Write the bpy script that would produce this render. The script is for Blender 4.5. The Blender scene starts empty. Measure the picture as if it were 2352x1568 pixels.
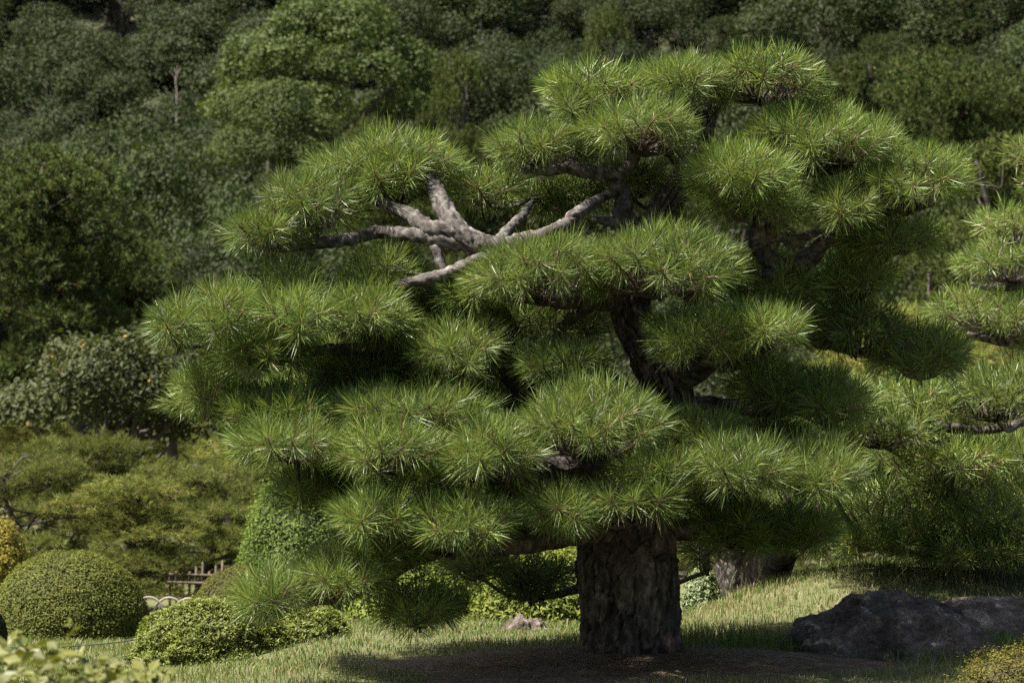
import bpy, math, random
import numpy as np
from mathutils import Vector, Matrix

random.seed(7)
RNG = np.random.default_rng(7)
scene = bpy.context.scene
COL = scene.collection

# ------------------------------------------------------------------ camera, sky, sun, exposure
D0 = 13.6                      # camera to pine trunk (m)
CZ = 1.5                       # eye height above the foot of the pine
F = 490.0 * D0                 # focal length in pixels of a 2352 px wide picture
cam = bpy.data.objects.new('camera', bpy.data.cameras.new('camera'))
COL.objects.link(cam)
cam.location = (0, -D0, CZ)
cam.rotation_euler = (math.radians(90), 0, 0)
cam.data.sensor_width = 36.0
cam.data.lens = 36.0 * F / 2352.0
cam.data.clip_start = 0.5
cam.data.clip_end = 3000
cam.data.dof.use_dof = True
cam.data.dof.focus_distance = D0 - 0.6
cam.data.dof.aperture_fstop = 7.1
scene.camera = cam

SUN_EL, SUN_AZ = math.radians(61), math.radians(-106)      # azimuth from +Y (away from camera) towards +X
SDIR = Vector((math.sin(SUN_AZ) * math.cos(SUN_EL), math.cos(SUN_AZ) * math.cos(SUN_EL), math.sin(SUN_EL)))
world = bpy.data.worlds.new('World'); scene.world = world; world.use_nodes = True
wn = world.node_tree
bg = wn.nodes['Background']
sky = wn.nodes.new('ShaderNodeTexSky'); sky.sky_type = 'NISHITA'; sky.sun_disc = False
sky.dust_density = 4.0; sky.ozone_density = .6; sky.sun_elevation = SUN_EL; sky.sun_rotation = SUN_AZ
wn.links.new(sky.outputs[0], bg.inputs[0]); bg.inputs[1].default_value = 0.05
sun = bpy.data.objects.new('sun', bpy.data.lights.new('sun', 'SUN')); COL.objects.link(sun)
sun.data.energy = 5.0; sun.data.angle = math.radians(0.5); sun.data.color = (1.0, 0.94, 0.82)
sun.rotation_euler = SDIR.to_track_quat('Z', 'Y').to_euler()
sun.location = (-20, 10, 40)
scene.view_settings.view_transform = 'Standard'
scene.view_settings.look = 'None'
scene.view_settings.exposure = 1.78
scene.view_settings.gamma = 1.0
scene.render.engine = 'CYCLES'
scene.cycles.use_denoising = False
scene.cycles.use_adaptive_sampling = False
scene.cycles.max_bounces = 8
scene.cycles.diffuse_bounces = 5
scene.cycles.transmission_bounces = 6
scene.cycles.transparent_max_bounces = 4

# ------------------------------------------------------------------ helpers
def P(px, py, y):
    """point at depth y seen at (px,py) of the 2352x1568 photograph"""
    d = (y + D0) / F
    return np.array([(px - 1176) * d, y, CZ - (py - 784) * d])

def nrm(a):
    return a / np.maximum(np.linalg.norm(a, axis=-1, keepdims=True), 1e-9)

def hash3(i, j, k, s=0):
    n = (i * 374761393 + j * 668265263 + k * 2147483647 + s * 974711) & 0xFFFFFFFF
    n = ((n ^ (n >> 13)) * 1274126177) & 0xFFFFFFFF
    n = n ^ (n >> 16)
    return (n & 0xFFFFFF) / float(0xFFFFFF)

def vnoise(p, s=0):
    p = np.asarray(p, float); f = np.floor(p).astype(np.int64); t = p - f; t = t * t * (3 - 2 * t)
    r = 0
    for dx in (0, 1):
        for dy in (0, 1):
            for dz in (0, 1):
                w = (t[:, 0] if dx else 1 - t[:, 0]) * (t[:, 1] if dy else 1 - t[:, 1]) * (t[:, 2] if dz else 1 - t[:, 2])
                r = r + w * hash3(f[:, 0] + dx, f[:, 1] + dy, f[:, 2] + dz, s)
    return r * 2 - 1

def fbm(p, s=0, o=4):
    r, a = 0, 1.0
    p = np.asarray(p, float)
    for q in range(o):
        r = r + a * vnoise(p * 2 ** q + 17.3 * q, s + q); a *= .5
    return r

def sstep(a, b, x):
    t = np.clip((x - a) / (b - a), 0, 1); return t * t * (3 - 2 * t)

class MB:
    """collects triangles with a colour per vertex"""
    def __init__(self): self.v, self.f, self.c, self.n = [], [], [], 0
    def add(self, v, f, c):
        v = np.asarray(v, float); f = np.asarray(f, np.int64)
        c = np.asarray(c, float)
        if c.ndim == 1: c = np.tile(c[:3], (len(v), 1))
        self.v.append(v); self.f.append(f + self.n); self.c.append(c); self.n += len(v)
    def arrays(self):
        return np.concatenate(self.v), np.concatenate(self.f), np.concatenate(self.c)
    def mesh(self, name, mat, smooth=False, origin=None):
        v, f, c = self.arrays()
        if origin is not None: v = v - np.asarray(origin)
        return raw_mesh(name, v, f, c, mat, smooth)

def raw_mesh(name, v, f, c, mat, smooth=False):
    me = bpy.data.meshes.new(name)
    me.vertices.add(len(v)); me.vertices.foreach_set('co', np.ascontiguousarray(v, np.float32).ravel())
    me.loops.add(f.size); me.loops.foreach_set('vertex_index', np.ascontiguousarray(f, np.int32).ravel())
    me.polygons.add(len(f)); me.polygons.foreach_set('loop_start', np.arange(0, f.size, f.shape[1], dtype=np.int32))
    me.polygons.foreach_set('use_smooth', np.full(len(f), smooth, dtype=bool))
    if c is not None:
        at = me.attributes.new('col', 'FLOAT_COLOR', 'POINT')
        at.data.foreach_set('color', np.concatenate([c, np.ones((len(c), 1))], 1).astype(np.float32).ravel())
    me.update(calc_edges=True)
    if mat: me.materials.append(mat)
    return me

def link(name, me, parent=None, loc=(0, 0, 0), **props):
    o = bpy.data.objects.new(name, me); COL.objects.link(o)
    o.location = loc
    if parent is not None: o.parent = parent
    for k, v in props.items(): o[k] = v
    return o

def thing(name, label, cat, loc, group=None):
    o = link(name, None, None, tuple(float(q) for q in loc)); o.empty_display_size = .2
    o['label'] = label; o['category'] = cat
    if group: o['group'] = group
    return o

def copy_tree(root, loc, rz=0.0, sc=(1, 1, 1), label=None, group=None):
    c = root.copy(); COL.objects.link(c); c.location = loc; c.rotation_euler = (0, 0, rz); c.scale = sc
    if label: c['label'] = label
    if group: c['group'] = group
    for ch in root.children:
        d = ch.copy(); COL.objects.link(d); d.parent = c
    return c

# ------------------------------------------------------------------ materials
def material(name):
    m = bpy.data.materials.new(name); m.use_nodes = True
    nt = m.node_tree; b = nt.nodes['Principled BSDF']
    return m, nt, b

def leaf_material(name, rough=.45, spec=.4, trans=.3, tint=(1.2, 1.25, .5)):
    m, nt, b = material(name)
    a = nt.nodes.new('ShaderNodeAttribute'); a.attribute_name = 'col'
    oi = nt.nodes.new('ShaderNodeObjectInfo')
    hs = nt.nodes.new('ShaderNodeHueSaturation')
    mr = nt.nodes.new('ShaderNodeMapRange'); mr.inputs[3].default_value = .8; mr.inputs[4].default_value = 1.2
    nt.links.new(oi.outputs['Random'], mr.inputs[0]); nt.links.new(mr.outputs[0], hs.inputs['Value'])
    nt.links.new(a.outputs['Color'], hs.inputs['Color'])
    nt.links.new(hs.outputs[0], b.inputs['Base Color'])
    b.inputs['Roughness'].default_value = rough
    b.inputs['Specular IOR Level'].default_value = spec
    t = nt.nodes.new('ShaderNodeBsdfTranslucent')
    mx = nt.nodes.new('ShaderNodeMix'); mx.data_type = 'RGBA'; mx.blend_type = 'MULTIPLY'; mx.inputs[0].default_value = 1
    mx.inputs[7].default_value = (*tint, 1)
    nt.links.new(hs.outputs[0], mx.inputs[6]); nt.links.new(mx.outputs[2], t.inputs[0])
    ms = nt.nodes.new('ShaderNodeMixShader'); ms.inputs[0].default_value = trans
    nt.links.new(b.outputs[0], ms.inputs[1]); nt.links.new(t.outputs[0], ms.inputs[2])
    nt.links.new(ms.outputs[0], nt.nodes['Material Output'].inputs[0])
    return m

def ramp(nt, stops):
    r = nt.nodes.new('ShaderNodeValToRGB')
    e = r.color_ramp.elements
    e[0].position, e[0].color = stops[0][0], (*stops[0][1], 1)
    e[1].position, e[1].color = stops[-1][0], (*stops[-1][1], 1)
    for p, c in stops[1:-1]:
        q = e.new(p); q.color = (*c, 1)
    return r

def noise_node(nt, scale, detail=6, rough=.6, coord=None, stretch=None):
    n = nt.nodes.new('ShaderNodeTexNoise'); n.inputs['Scale'].default_value = scale
    n.inputs['Detail'].default_value = detail; n.inputs['Roughness'].default_value = rough
    tc = nt.nodes.new('ShaderNodeTexCoord')
    if stretch:
        mp = nt.nodes.new('ShaderNodeMapping'); mp.inputs['Scale'].default_value = stretch
        nt.links.new(tc.outputs['Object'], mp.inputs[0]); nt.links.new(mp.outputs[0], n.inputs['Vector'])
    else:
        nt.links.new(tc.outputs['Object'], n.inputs['Vector'])
    return n

def textured(name, stops, scale, rough=.85, bump=.4, bscale=None, stretch=None, use_col=False, spec=.3, bdist=.01):
    m, nt, b = material(name)
    n = noise_node(nt, scale, stretch=stretch); r = ramp(nt, stops)
    nt.links.new(n.outputs['Fac'], r.inputs[0])
    out = r.outputs[0]
    if use_col:
        a = nt.nodes.new('ShaderNodeAttribute'); a.attribute_name = 'col'
        mx = nt.nodes.new('ShaderNodeMix'); mx.data_type = 'RGBA'; mx.blend_type = 'MULTIPLY'; mx.inputs[0].default_value = 1
        nt.links.new(out, mx.inputs[6]); nt.links.new(a.outputs['Color'], mx.inputs[7]); out = mx.outputs[2]
    nt.links.new(out, b.inputs['Base Color'])
    b.inputs['Roughness'].default_value = rough; b.inputs['Specular IOR Level'].default_value = spec
    if bump:
        n2 = noise_node(nt, bscale or scale * 3, 8, .65, stretch=stretch)
        bp = nt.nodes.new('ShaderNodeBump'); bp.inputs['Strength'].default_value = bump; bp.inputs['Distance'].default_value = bdist
        nt.links.new(n2.outputs['Fac'], bp.inputs['Height']); nt.links.new(bp.outputs[0], b.inputs['Normal'])
    return m

M_NEEDLE = leaf_material('pine_needles', .45, .4, .32, (1.15, 1.1, .7))
M_FARNEEDLE = leaf_material('far_pine_needles', .75, .12, .3, (1.15, 1.1, .7))
M_LEAF = leaf_material('broad_leaves', .65, .2, .25)
M_GLOSS = leaf_material('azalea_leaves', .5, .3, .25)
M_GRASS = leaf_material('grass_blades', .55, .3, .3)
M_BARK = textured('pine_bark', [(.28, (.024, .019, .016)), (.48, (.07, .058, .05)), (.58, (.12, .102, .09)), (.72, (.25, .22, .2))], 30, .9, .9, 90, (1, 1, .45), True, bdist=.012)
M_LIMB = textured('limb_bark', [(.3, (.02, .017, .015)), (.48, (.07, .061, .056)), (.6, (.12, .108, .10)), (.75, (.22, .205, .195))], 26, .9, .7, 70, None, True, bdist=.008)
M_FARBARK = textured('far_bark', [(.3, (.025, .02, .017)), (.7, (.085, .073, .063))], 6, .9, .3, 12)
M_PALEBARK = textured('pale_dead_bark', [(.3, (.14, .115, .10)), (.7, (.28, .24, .21))], 4, .9, .3, 9)
def rock_material():
    m, nt, b = material('lichened_rock')
    n1 = noise_node(nt, 5, 10, .72); n2 = noise_node(nt, 38, 6, .75); n3 = noise_node(nt, 11, 8, .7)
    r1 = ramp(nt, [(.3, (.03, .025, .021)), (.5, (.10, .086, .073)), (.7, (.2, .175, .15))])
    r2 = ramp(nt, [(.35, (.45, .42, .4)), (.5, (.95, .95, .95)), (.7, (1.6, 1.55, 1.45))])
    r3 = ramp(nt, [(.56, (0, 0, 0)), (.64, (1, 1, 1))])
    for n, r in ((n1, r1), (n2, r2), (n3, r3)): nt.links.new(n.outputs['Fac'], r.inputs[0])
    a = nt.nodes.new('ShaderNodeAttribute'); a.attribute_name = 'col'
    def mix(x, y, mode, fac=1):
        mx = nt.nodes.new('ShaderNodeMix'); mx.data_type = 'RGBA'; mx.blend_type = mode
        if isinstance(fac, (int, float)): mx.inputs[0].default_value = fac
        else: nt.links.new(fac, mx.inputs[0])
        nt.links.new(x, mx.inputs[6])
        if isinstance(y, tuple): mx.inputs[7].default_value = y
        else: nt.links.new(y, mx.inputs[7])
        return mx.outputs[2]
    c = mix(r1.outputs[0], (.36, .33, .28, 1), 'MIX', r3.outputs[0])
    c = mix(c, r2.outputs[0], 'MULTIPLY'); c = mix(c, a.outputs['Color'], 'MULTIPLY')
    nt.links.new(c, b.inputs['Base Color'])
    b.inputs['Roughness'].default_value = .92; b.inputs['Specular IOR Level'].default_value = .25
    bp = nt.nodes.new('ShaderNodeBump'); bp.inputs['Strength'].default_value = 1; bp.inputs['Distance'].default_value = .035
    nt.links.new(n2.outputs['Fac'], bp.inputs['Height']); nt.links.new(bp.outputs[0], b.inputs['Normal'])
    return m
M_ROCK = rock_material()
M_BAMBOO = textured('weathered_bamboo', [(.3, (.16, .13, .11)), (.7, (.3, .26, .23))], 20, .6, .1)
M_DARKWOOD = textured('dark_weathered_wood', [(.3, (.05, .035, .025)), (.7, (.14, .10, .075))], 14, .8, .2)
M_ROPE = textured('black_rope', [(.3, (.02, .02, .02)), (.7, (.05, .05, .05))], 60, .8, .2)

# ground material: bare soil round the pine, thatch and grass roots elsewhere
def ground_material():
    m, nt, b = material('lawn_and_soil')
    a = nt.nodes.new('ShaderNodeAttribute'); a.attribute_name = 'col'
    n1 = noise_node(nt, 14, 8, .7); n2 = noise_node(nt, 60, 6, .7)
    rs = ramp(nt, [(.3, (.075, .054, .038)), (.5, (.15, .11, .08)), (.7, (.26, .2, .145))])
    rg = ramp(nt, [(.3, (.045, .06, .02)), (.5, (.10, .11, .045)), (.65, (.17, .15, .085)), (.75, (.22, .19, .13))])
    nt.links.new(n1.outputs['Fac'], rs.inputs[0]); nt.links.new(n2.outputs['Fac'], rg.inputs[0])
    sp = nt.nodes.new('ShaderNodeSeparateColor'); nt.links.new(a.outputs['Color'], sp.inputs[0])
    ad = nt.nodes.new('ShaderNodeMath'); ad.operation = 'ADD'
    sb = nt.nodes.new('ShaderNodeMath'); sb.operation = 'MULTIPLY_ADD'; sb.inputs[1].default_value = 1.2; sb.inputs[2].default_value = -.6
    nt.links.new(n1.outputs['Fac'], sb.inputs[0]); nt.links.new(sp.outputs[0], ad.inputs[0]); nt.links.new(sb.outputs[0], ad.inputs[1])
    ad.use_clamp = True
    mx = nt.nodes.new('ShaderNodeMix'); mx.data_type = 'RGBA'
    nt.links.new(ad.outputs[0], mx.inputs[0]); nt.links.new(rg.outputs[0], mx.inputs[6]); nt.links.new(rs.outputs[0], mx.inputs[7])
    nt.links.new(mx.outputs[2], b.inputs['Base Color'])
    b.inputs['Roughness'].default_value = .95; b.inputs['Specular IOR Level'].default_value = .15
    bp = nt.nodes.new('ShaderNodeBump'); bp.inputs['Strength'].default_value = .9; bp.inputs['Distance'].default_value = .02
    nt.links.new(n2.outputs['Fac'], bp.inputs['Height']); nt.links.new(bp.outputs[0], b.inputs['Normal'])
    return m
M_GROUND = ground_material()
M_HILL = textured('forest_floor', [(.3, (.02, .026, .012)), (.7, (.05, .055, .025))], .8, .95, .3, 2)

# ------------------------------------------------------------------ ground and hillside
def ground_h(x, y):
    x = np.asarray(x, float); y = np.asarray(y, float)
    h = -0.067 * np.clip(y - 1.2, 0, 16.5) * sstep(.4, 3.0, y)
    h = h - .13 * sstep(-.75, -1.9, x) * sstep(-1.0, .8, y)
    h = h - .05 * sstep(-.6, -3.5, y)
    h = h + .34 * sstep(.45, 2.05, x) * np.exp(-((y - 2.5) / 1.5) ** 2)
    h = h + .06 * np.exp(-(((x - .55) / .7) ** 2 + ((y) / .6) ** 2))
    h = h + .02 * vnoise(np.stack([x * .9, y * .9, 0 * x], -1).reshape(-1, 3), 3).reshape(x.shape)
    d = y + D0
    h = h + np.where(d > 125, .42 * (d - 125) * sstep(125, 140, d), 0)
    return h
def soil_mask(x, y):
    a = np.arctan2(y + .35, x - .45)
    w = 1 + .22 * np.sin(3 * a + 1) + .12 * np.sin(7 * a)
    r = np.sqrt(((x - .42) / 1.25) ** 2 + ((y + .42) / .66) ** 2) / w
    return 1 - sstep(.75, 1.1, r)

def axis_pts(fine0, fine1, step, far0, far1, grow=1.22):
    p = list(np.arange(fine0, fine1 + 1e-6, step)); s = step
    while p[-1] < far1: s *= grow; p.append(p[-1] + s)
    s = step
    while p[0] > far0: s *= grow; p.insert(0, p[0] - s)
    return np.array(p)
gx = axis_pts(-3.2, 3.6, .045, -420, 420); gy = axis_pts(-2.5, 6, .045, -200, 640, 1.12)
X, Y = np.meshgrid(gx, gy, indexing='xy')
Z = ground_h(X, Y)
near = (np.abs(X) < 5) & (np.abs(Y) < 8)
Z = Z + np.where(near, .008 * fbm(np.stack([X * 6, Y * 6, 0 * X], -1).reshape(-1, 3), 5, 3).reshape(X.shape), 0)
nx, ny = len(gx), len(gy)
idx = np.arange(nx * ny).reshape(ny, nx)
quads = np.stack([idx[:-1, :-1], idx[:-1, 1:], idx[1:, 1:], idx[1:, :-1]], -1)
is_hill = (Y[:-1, :-1] + D0) > 100
sm = soil_mask(X, Y).ravel()
vv = np.stack([X, Y, Z], -1).reshape(-1, 3); cc = np.stack([sm, sm, sm], -1)
def sub_sheet(name, q, mat):
    u, inv = np.unique(q.ravel(), return_inverse=True)
    o = link(name, raw_mesh(name, vv[u], inv.reshape(-1, 4), cc[u], mat, True)); o['kind'] = 'structure'; return o
sub_sheet('ground', quads[~is_hill], M_GROUND)
sub_sheet('hillside', quads[is_hill], M_HILL)

# ------------------------------------------------------------------ tubes (trunks, limbs, twigs)
def spline(pts, n):
    """Catmull-Rom through pts (k x m), n samples"""
    p = np.asarray(pts, float); k = len(p)
    q = np.concatenate([[2 * p[0] - p[1]], p, [2 * p[-1] - p[-2]]])
    t = np.linspace(0, k - 1 - 1e-6, n); i = t.astype(int); u = (t - i)[:, None]
    a, b, c, d = q[i], q[i + 1], q[i + 2], q[i + 3]
    return .5 * (2 * b + (c - a) * u + (2 * a - 5 * b + 4 * c - d) * u ** 2 + (3 * b - a - 3 * c + d) * u ** 3)

def frames(path):
    T = nrm(np.gradient(path, axis=0))
    N = np.zeros_like(T)
    n = np.cross(T[0], [0.13, 1, .21]); n /= np.linalg.norm(n)
    for i in range(len(T)):
        n = n - T[i] * np.dot(n, T[i]); n /= np.linalg.norm(n); N[i] = n
    return T, N, np.cross(T, N)

def tube(path, rad, sides, disp=None, cap=True):
    """disp(pos_on_axis_arclength, angle, base_points) -> radial offset, colour factor"""
    T, N, B = frames(path); n = len(path)
    a = np.linspace(0, 2 * np.pi, sides, endpoint=False)
    dirs = N[:, None] * np.cos(a)[None, :, None] + B[:, None] * np.sin(a)[None, :, None]
    r = np.repeat(rad[:, None], sides, 1); c = np.ones((n, sides))
    if disp is not None:
        s = np.concatenate([[0], np.cumsum(np.linalg.norm(np.diff(path, axis=0), axis=1))])
        dr, c = disp(np.repeat(s[:, None], sides, 1), np.repeat(a[None], n, 0), path[:, None] + dirs * r[..., None], rad)
        r = r + dr
    v = (path[:, None] + dirs * r[..., None]).reshape(-1, 3)
    i = np.arange(n - 1)[:, None] * sides; j = np.arange(sides)[None]; k = (j + 1) % sides
    q = np.stack([i + j, i + k, i + sides + k, i + sides + j], -1).reshape(-1, 4)
    f = np.concatenate([q[:, [0, 1, 2]], q[:, [0, 2, 3]]])
    if cap:
        m = len(v); v = np.concatenate([v, [path[-1] + T[-1] * rad[-1] * .5]])
        l = (n - 1) * sides + np.arange(sides)
        f = np.concatenate([f, np.stack([l, np.roll(l, -1), np.full(sides, m)], -1)])
        if c.ndim == 3: c = np.concatenate([c.reshape(-1, 3), [[1, 1, 1]]])
        else: c = np.concatenate([c.ravel(), [1]])
    return v, f, (c.reshape(-1, 3) if c.size == 3 * len(v) else np.repeat(c.reshape(-1, 1), 3, 1))

def plate_disp(cell_u, cell_v, depth, seed, amp=0.0):
    """long bark plates split by cracks: real relief"""
    rg = np.random.default_rng(seed)
    def d(s, a, base, rad):
        R = float(np.mean(rad)); L = s.max()
        nu = max(4, int(2 * np.pi * R / cell_u)); nv = max(3, int(L / cell_v))
        g = np.stack(np.meshgrid(np.arange(nu), np.arange(-1, nv + 1), indexing='ij'), -1).reshape(-1, 2).astype(float)
        g[:, 1] += .5 * (g[:, 0] % 2)
        g += rg.uniform(-.48, .48, g.shape)
        h = rg.uniform(-1, 1, len(g)); tone = rg.uniform(.7, 1.25, len(g)); red = rg.random(len(g))
        u = (a / (2 * np.pi) * nu).ravel(); w = (s / L * nv).ravel()
        wob = fbm(base.reshape(-1, 3) * 28, seed, 3)
        bs = base.reshape(-1, 3)
        u = u + .16 * wob + .32 * fbm(bs * 6, seed + 21, 2); w = w + .16 * fbm(bs * 24 + 9, seed + 3, 3) + .2 * fbm(bs * 5 + 4, seed + 22, 2)
        fis = np.abs(fbm(bs * np.array([46, 46, 11]), seed + 31, 3))
        f1 = np.full(len(u), 9.0); f2 = np.full(len(u), 9.0); id1 = np.zeros(len(u), int)
        for k in range(len(g)):
            du = np.abs(u - g[k, 0]); du = np.minimum(du, nu - du)
            m = (du < 2.2) & (np.abs(w - g[k, 1]) < 2.2)
            ii = np.nonzero(m)[0]
            if len(ii) == 0: continue
            dd = np.hypot(du[ii], w[ii] - g[k, 1])
            lt = dd < f1[ii]
            f2[ii] = np.where(lt, f1[ii], np.minimum(f2[ii], dd)); id1[ii] = np.where(lt, k, id1[ii]); f1[ii] = np.where(lt, dd, f1[ii])
        e = np.clip((f2 - f1) / .26, 0, 1); crack = np.clip(e * 1.5, 0, 1) ** .5
        dr = depth * (crack - .7) - depth * .4 * (1 - np.clip(fis / .22, 0, 1)) + depth * .3 * h[id1] * crack + depth * .5 * fbm(base.reshape(-1, 3) * 55, seed + 5, 3) * .5
        if amp: dr = dr + amp * fbm(base.reshape(-1, 3) * 5, seed + 8, 3)
        col = (.05 + .95 * np.clip(e * 2.0, 0, 1)) * tone[id1] * (.7 + .3 * np.clip(fis / .25, 0, 1))
        c3 = col[:, None] * np.where((red[id1] < .04)[:, None], np.array([[1.25, .93, .82]]), np.array([[1, 1, 1]]))
        return dr.reshape(s.shape), c3.reshape(s.shape + (3,))
    return d

def limb_disp(seed, amp=.16):
    def d(s, a, base, rad):
        b = base.reshape(-1, 3)
        n = fbm(b * 18, seed, 3).reshape(s.shape); n2 = fbm(b * 60, seed + 2, 2).reshape(s.shape)
        rg_ = np.abs(fbm(b * 34 + 3, seed + 7, 3)).reshape(s.shape)
        dr = rad[:, None] * (amp * n + .16 * n2 - .22 * (1 - np.clip(rg_ / .2, 0, 1)))
        return dr, np.clip((1 + .6 * n2) * (.35 + .65 * np.clip(rg_ / .22, 0, 1)), .2, 1.5)
    return d

# ------------------------------------------------------------------ pine needle tufts
def make_tuft(rng, n=130, L=.108, w=.0031, hue=0.0, seg2=True):
    """one shoot of needles along +Z (base at the origin): vertices, faces, colours"""
    t = rng.random(n)
    th = np.radians(14 + 88 * t ** .8 + rng.normal(0, 8, n)); ph = rng.uniform(0, 2 * np.pi, n)
    d = np.stack([np.sin(th) * np.cos(ph), np.sin(th) * np.sin(ph), np.cos(th)], -1)
    z0 = .035 - .075 * t + rng.normal(0, .006, n)
    p0 = np.stack([0 * z0, 0 * z0, z0], -1) + d * .004
    l = L * rng.uniform(.72, 1.12, n)[:, None]
    bend = np.array([0, 0, 1.0]) * rng.uniform(-.10, .16, (n, 1)) + rng.normal(0, .05, (n, 3))
    p1 = p0 + d * l * .55 + bend * l * .3
    p2 = p0 + d * l + bend * l
    sv = nrm(np.cross(d, rng.normal(0, 1, (n, 3)))) * w * .5
    g0 = np.array([.073, .120, .025]) ; g1 = np.array([.145, .186, .041]); br = np.array([.17, .12, .05])
    k = np.clip(rng.normal(.4 + hue, .22, n), 0, 1)[:, None]
    col = g0 * (1 - k) + g1 * k
    old = (rng.random(n) < .025 + .2 * (t > .85))[:, None]
    col = np.where(old, br * rng.uniform(.7, 1.2, (n, 1)), col) * rng.uniform(.55, 1.45, (n, 1))
    if seg2:
        v = np.stack([p0, p1 - sv, p1 + sv, p2], 1).reshape(-1, 3)
        b = np.arange(n)[:, None] * 4
        f = np.concatenate([b + [0, 1, 2], b + [1, 3, 2]])
        c = np.repeat(col, 4, 0).reshape(n, 4, 3); c[:, 0] = c[:, 0] * .7 + np.array([.12, .10, .05]) * .3; c[:, 3] *= 1.15
        c = c.reshape(-1, 3)
    else:
        v = np.stack([p0 - sv, p0 + sv, p2], 1).reshape(-1, 3); f = np.arange(n * 3).reshape(-1, 3); c = np.repeat(col, 3, 0)
    if seg2:                                                      # the shoot itself and its pale bud
        path = np.array([[0, 0, -.09], [0, 0, -.03], [0, 0, .03], [0, 0, .052]]); rad = np.array([.0045, .005, .0045, .0012])
        tv, tf, tc = tube(path, rad, 5)
        tc = np.repeat(np.array([[.09, .065, .045]]), len(tv), 0); tc[10:] = (.24, .17, .12)
        f = np.concatenate([f, tf + len(v)]); v = np.concatenate([v, tv]); c = np.concatenate([c, tc])
    return v, f, c

def rot_to(axis, roll):
    z = nrm(np.asarray(axis)); x = nrm(np.cross([.31, .77, .12] if abs(z[1]) < .95 else [1, 0, 0], z)); y = np.cross(z, x)
    x2 = x * math.cos(roll) + y * math.sin(roll); y2 = np.cross(z, x2)
    return np.stack([x2, y2, z], 1)

def scatter_disc(rng, rx, ry, gap):
    pts = []; g = gap * gap
    tries = int(26 * max(1, rx * ry / g)) + 60
    for _ in range(tries):
        u, w = rng.uniform(-1, 1, 2)
        if abs(u) ** 2.8 + abs(w) ** 2.8 > 1: continue
        x, y = u * rx, w * ry
        if all((x - q[0]) ** 2 + (y - q[1]) ** 2 > g for q in pts): pts.append((x, y))
    return np.array(pts)

def pad_tufts(rng, x0, x1, yt, yb, y, rd, gap, needle):
    """shoot positions and directions on a domed pad measured in the photograph"""
    k = (y + D0) / F
    rx = max(.09, (x1 - x0) / 2 * k * 1.01 - needle * .72); hz = (yb - yt) * k
    rz = max(.04, hz - needle * 1.45)
    c = P((x0 + x1) / 2, yb, y) + [0, 0, needle * .62]
    if rz > .18: c[2] += (rz - .18) * .75; rz = .18
    uv = scatter_disc(rng, rx, rd, gap)
    u, v = uv[:, 0] / rx, uv[:, 1] / rd
    r = (np.abs(u) ** 2.8 + np.abs(v) ** 2.8) ** (1 / 2.8); up = np.sqrt(np.maximum(0, 1 - r * r))
    bump = 1 + .35 * vnoise(np.stack([uv[:, 0] * 4, uv[:, 1] * 4, 0 * u + c[0] * 9], -1), 4)
    pos = c + np.stack([uv[:, 0], uv[:, 1], rz * up ** .55 * bump], -1)
    ax = np.stack([u * (.3 + .9 * r), v * (.3 + .9 * r), .22 + .95 * up], -1) + rng.normal(0, .2, (len(u), 3))
    rim = (r > .9) & (v < .2)                                   # drooping shoots along the lower front edge
    if rim.any():
        p2 = pos[rim] * [1, 1, 1] + np.stack([-.04 * u[rim], -.04 * v[rim], 0 * u[rim] - rng.uniform(.02, .05, rim.sum())], -1)
        a2 = np.stack([u[rim], v[rim], 0 * u[rim] + rng.uniform(-.05, .4, rim.sum())], -1) + rng.normal(0, .18, (rim.sum(), 3))
        pos = np.concatenate([pos, p2]); ax = np.concatenate([ax, a2])
    return c, pos, nrm(ax), rz

TUFTS = []
def tuft_bank(seed, n, **kw):
    return [make_tuft(np.random.default_rng(seed + i), n, hue=h, **kw) for i, h in enumerate((-.25, -.12, 0, .05, .12, .2, .3, 0, -.05, .1, .25, -.15))]

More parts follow.
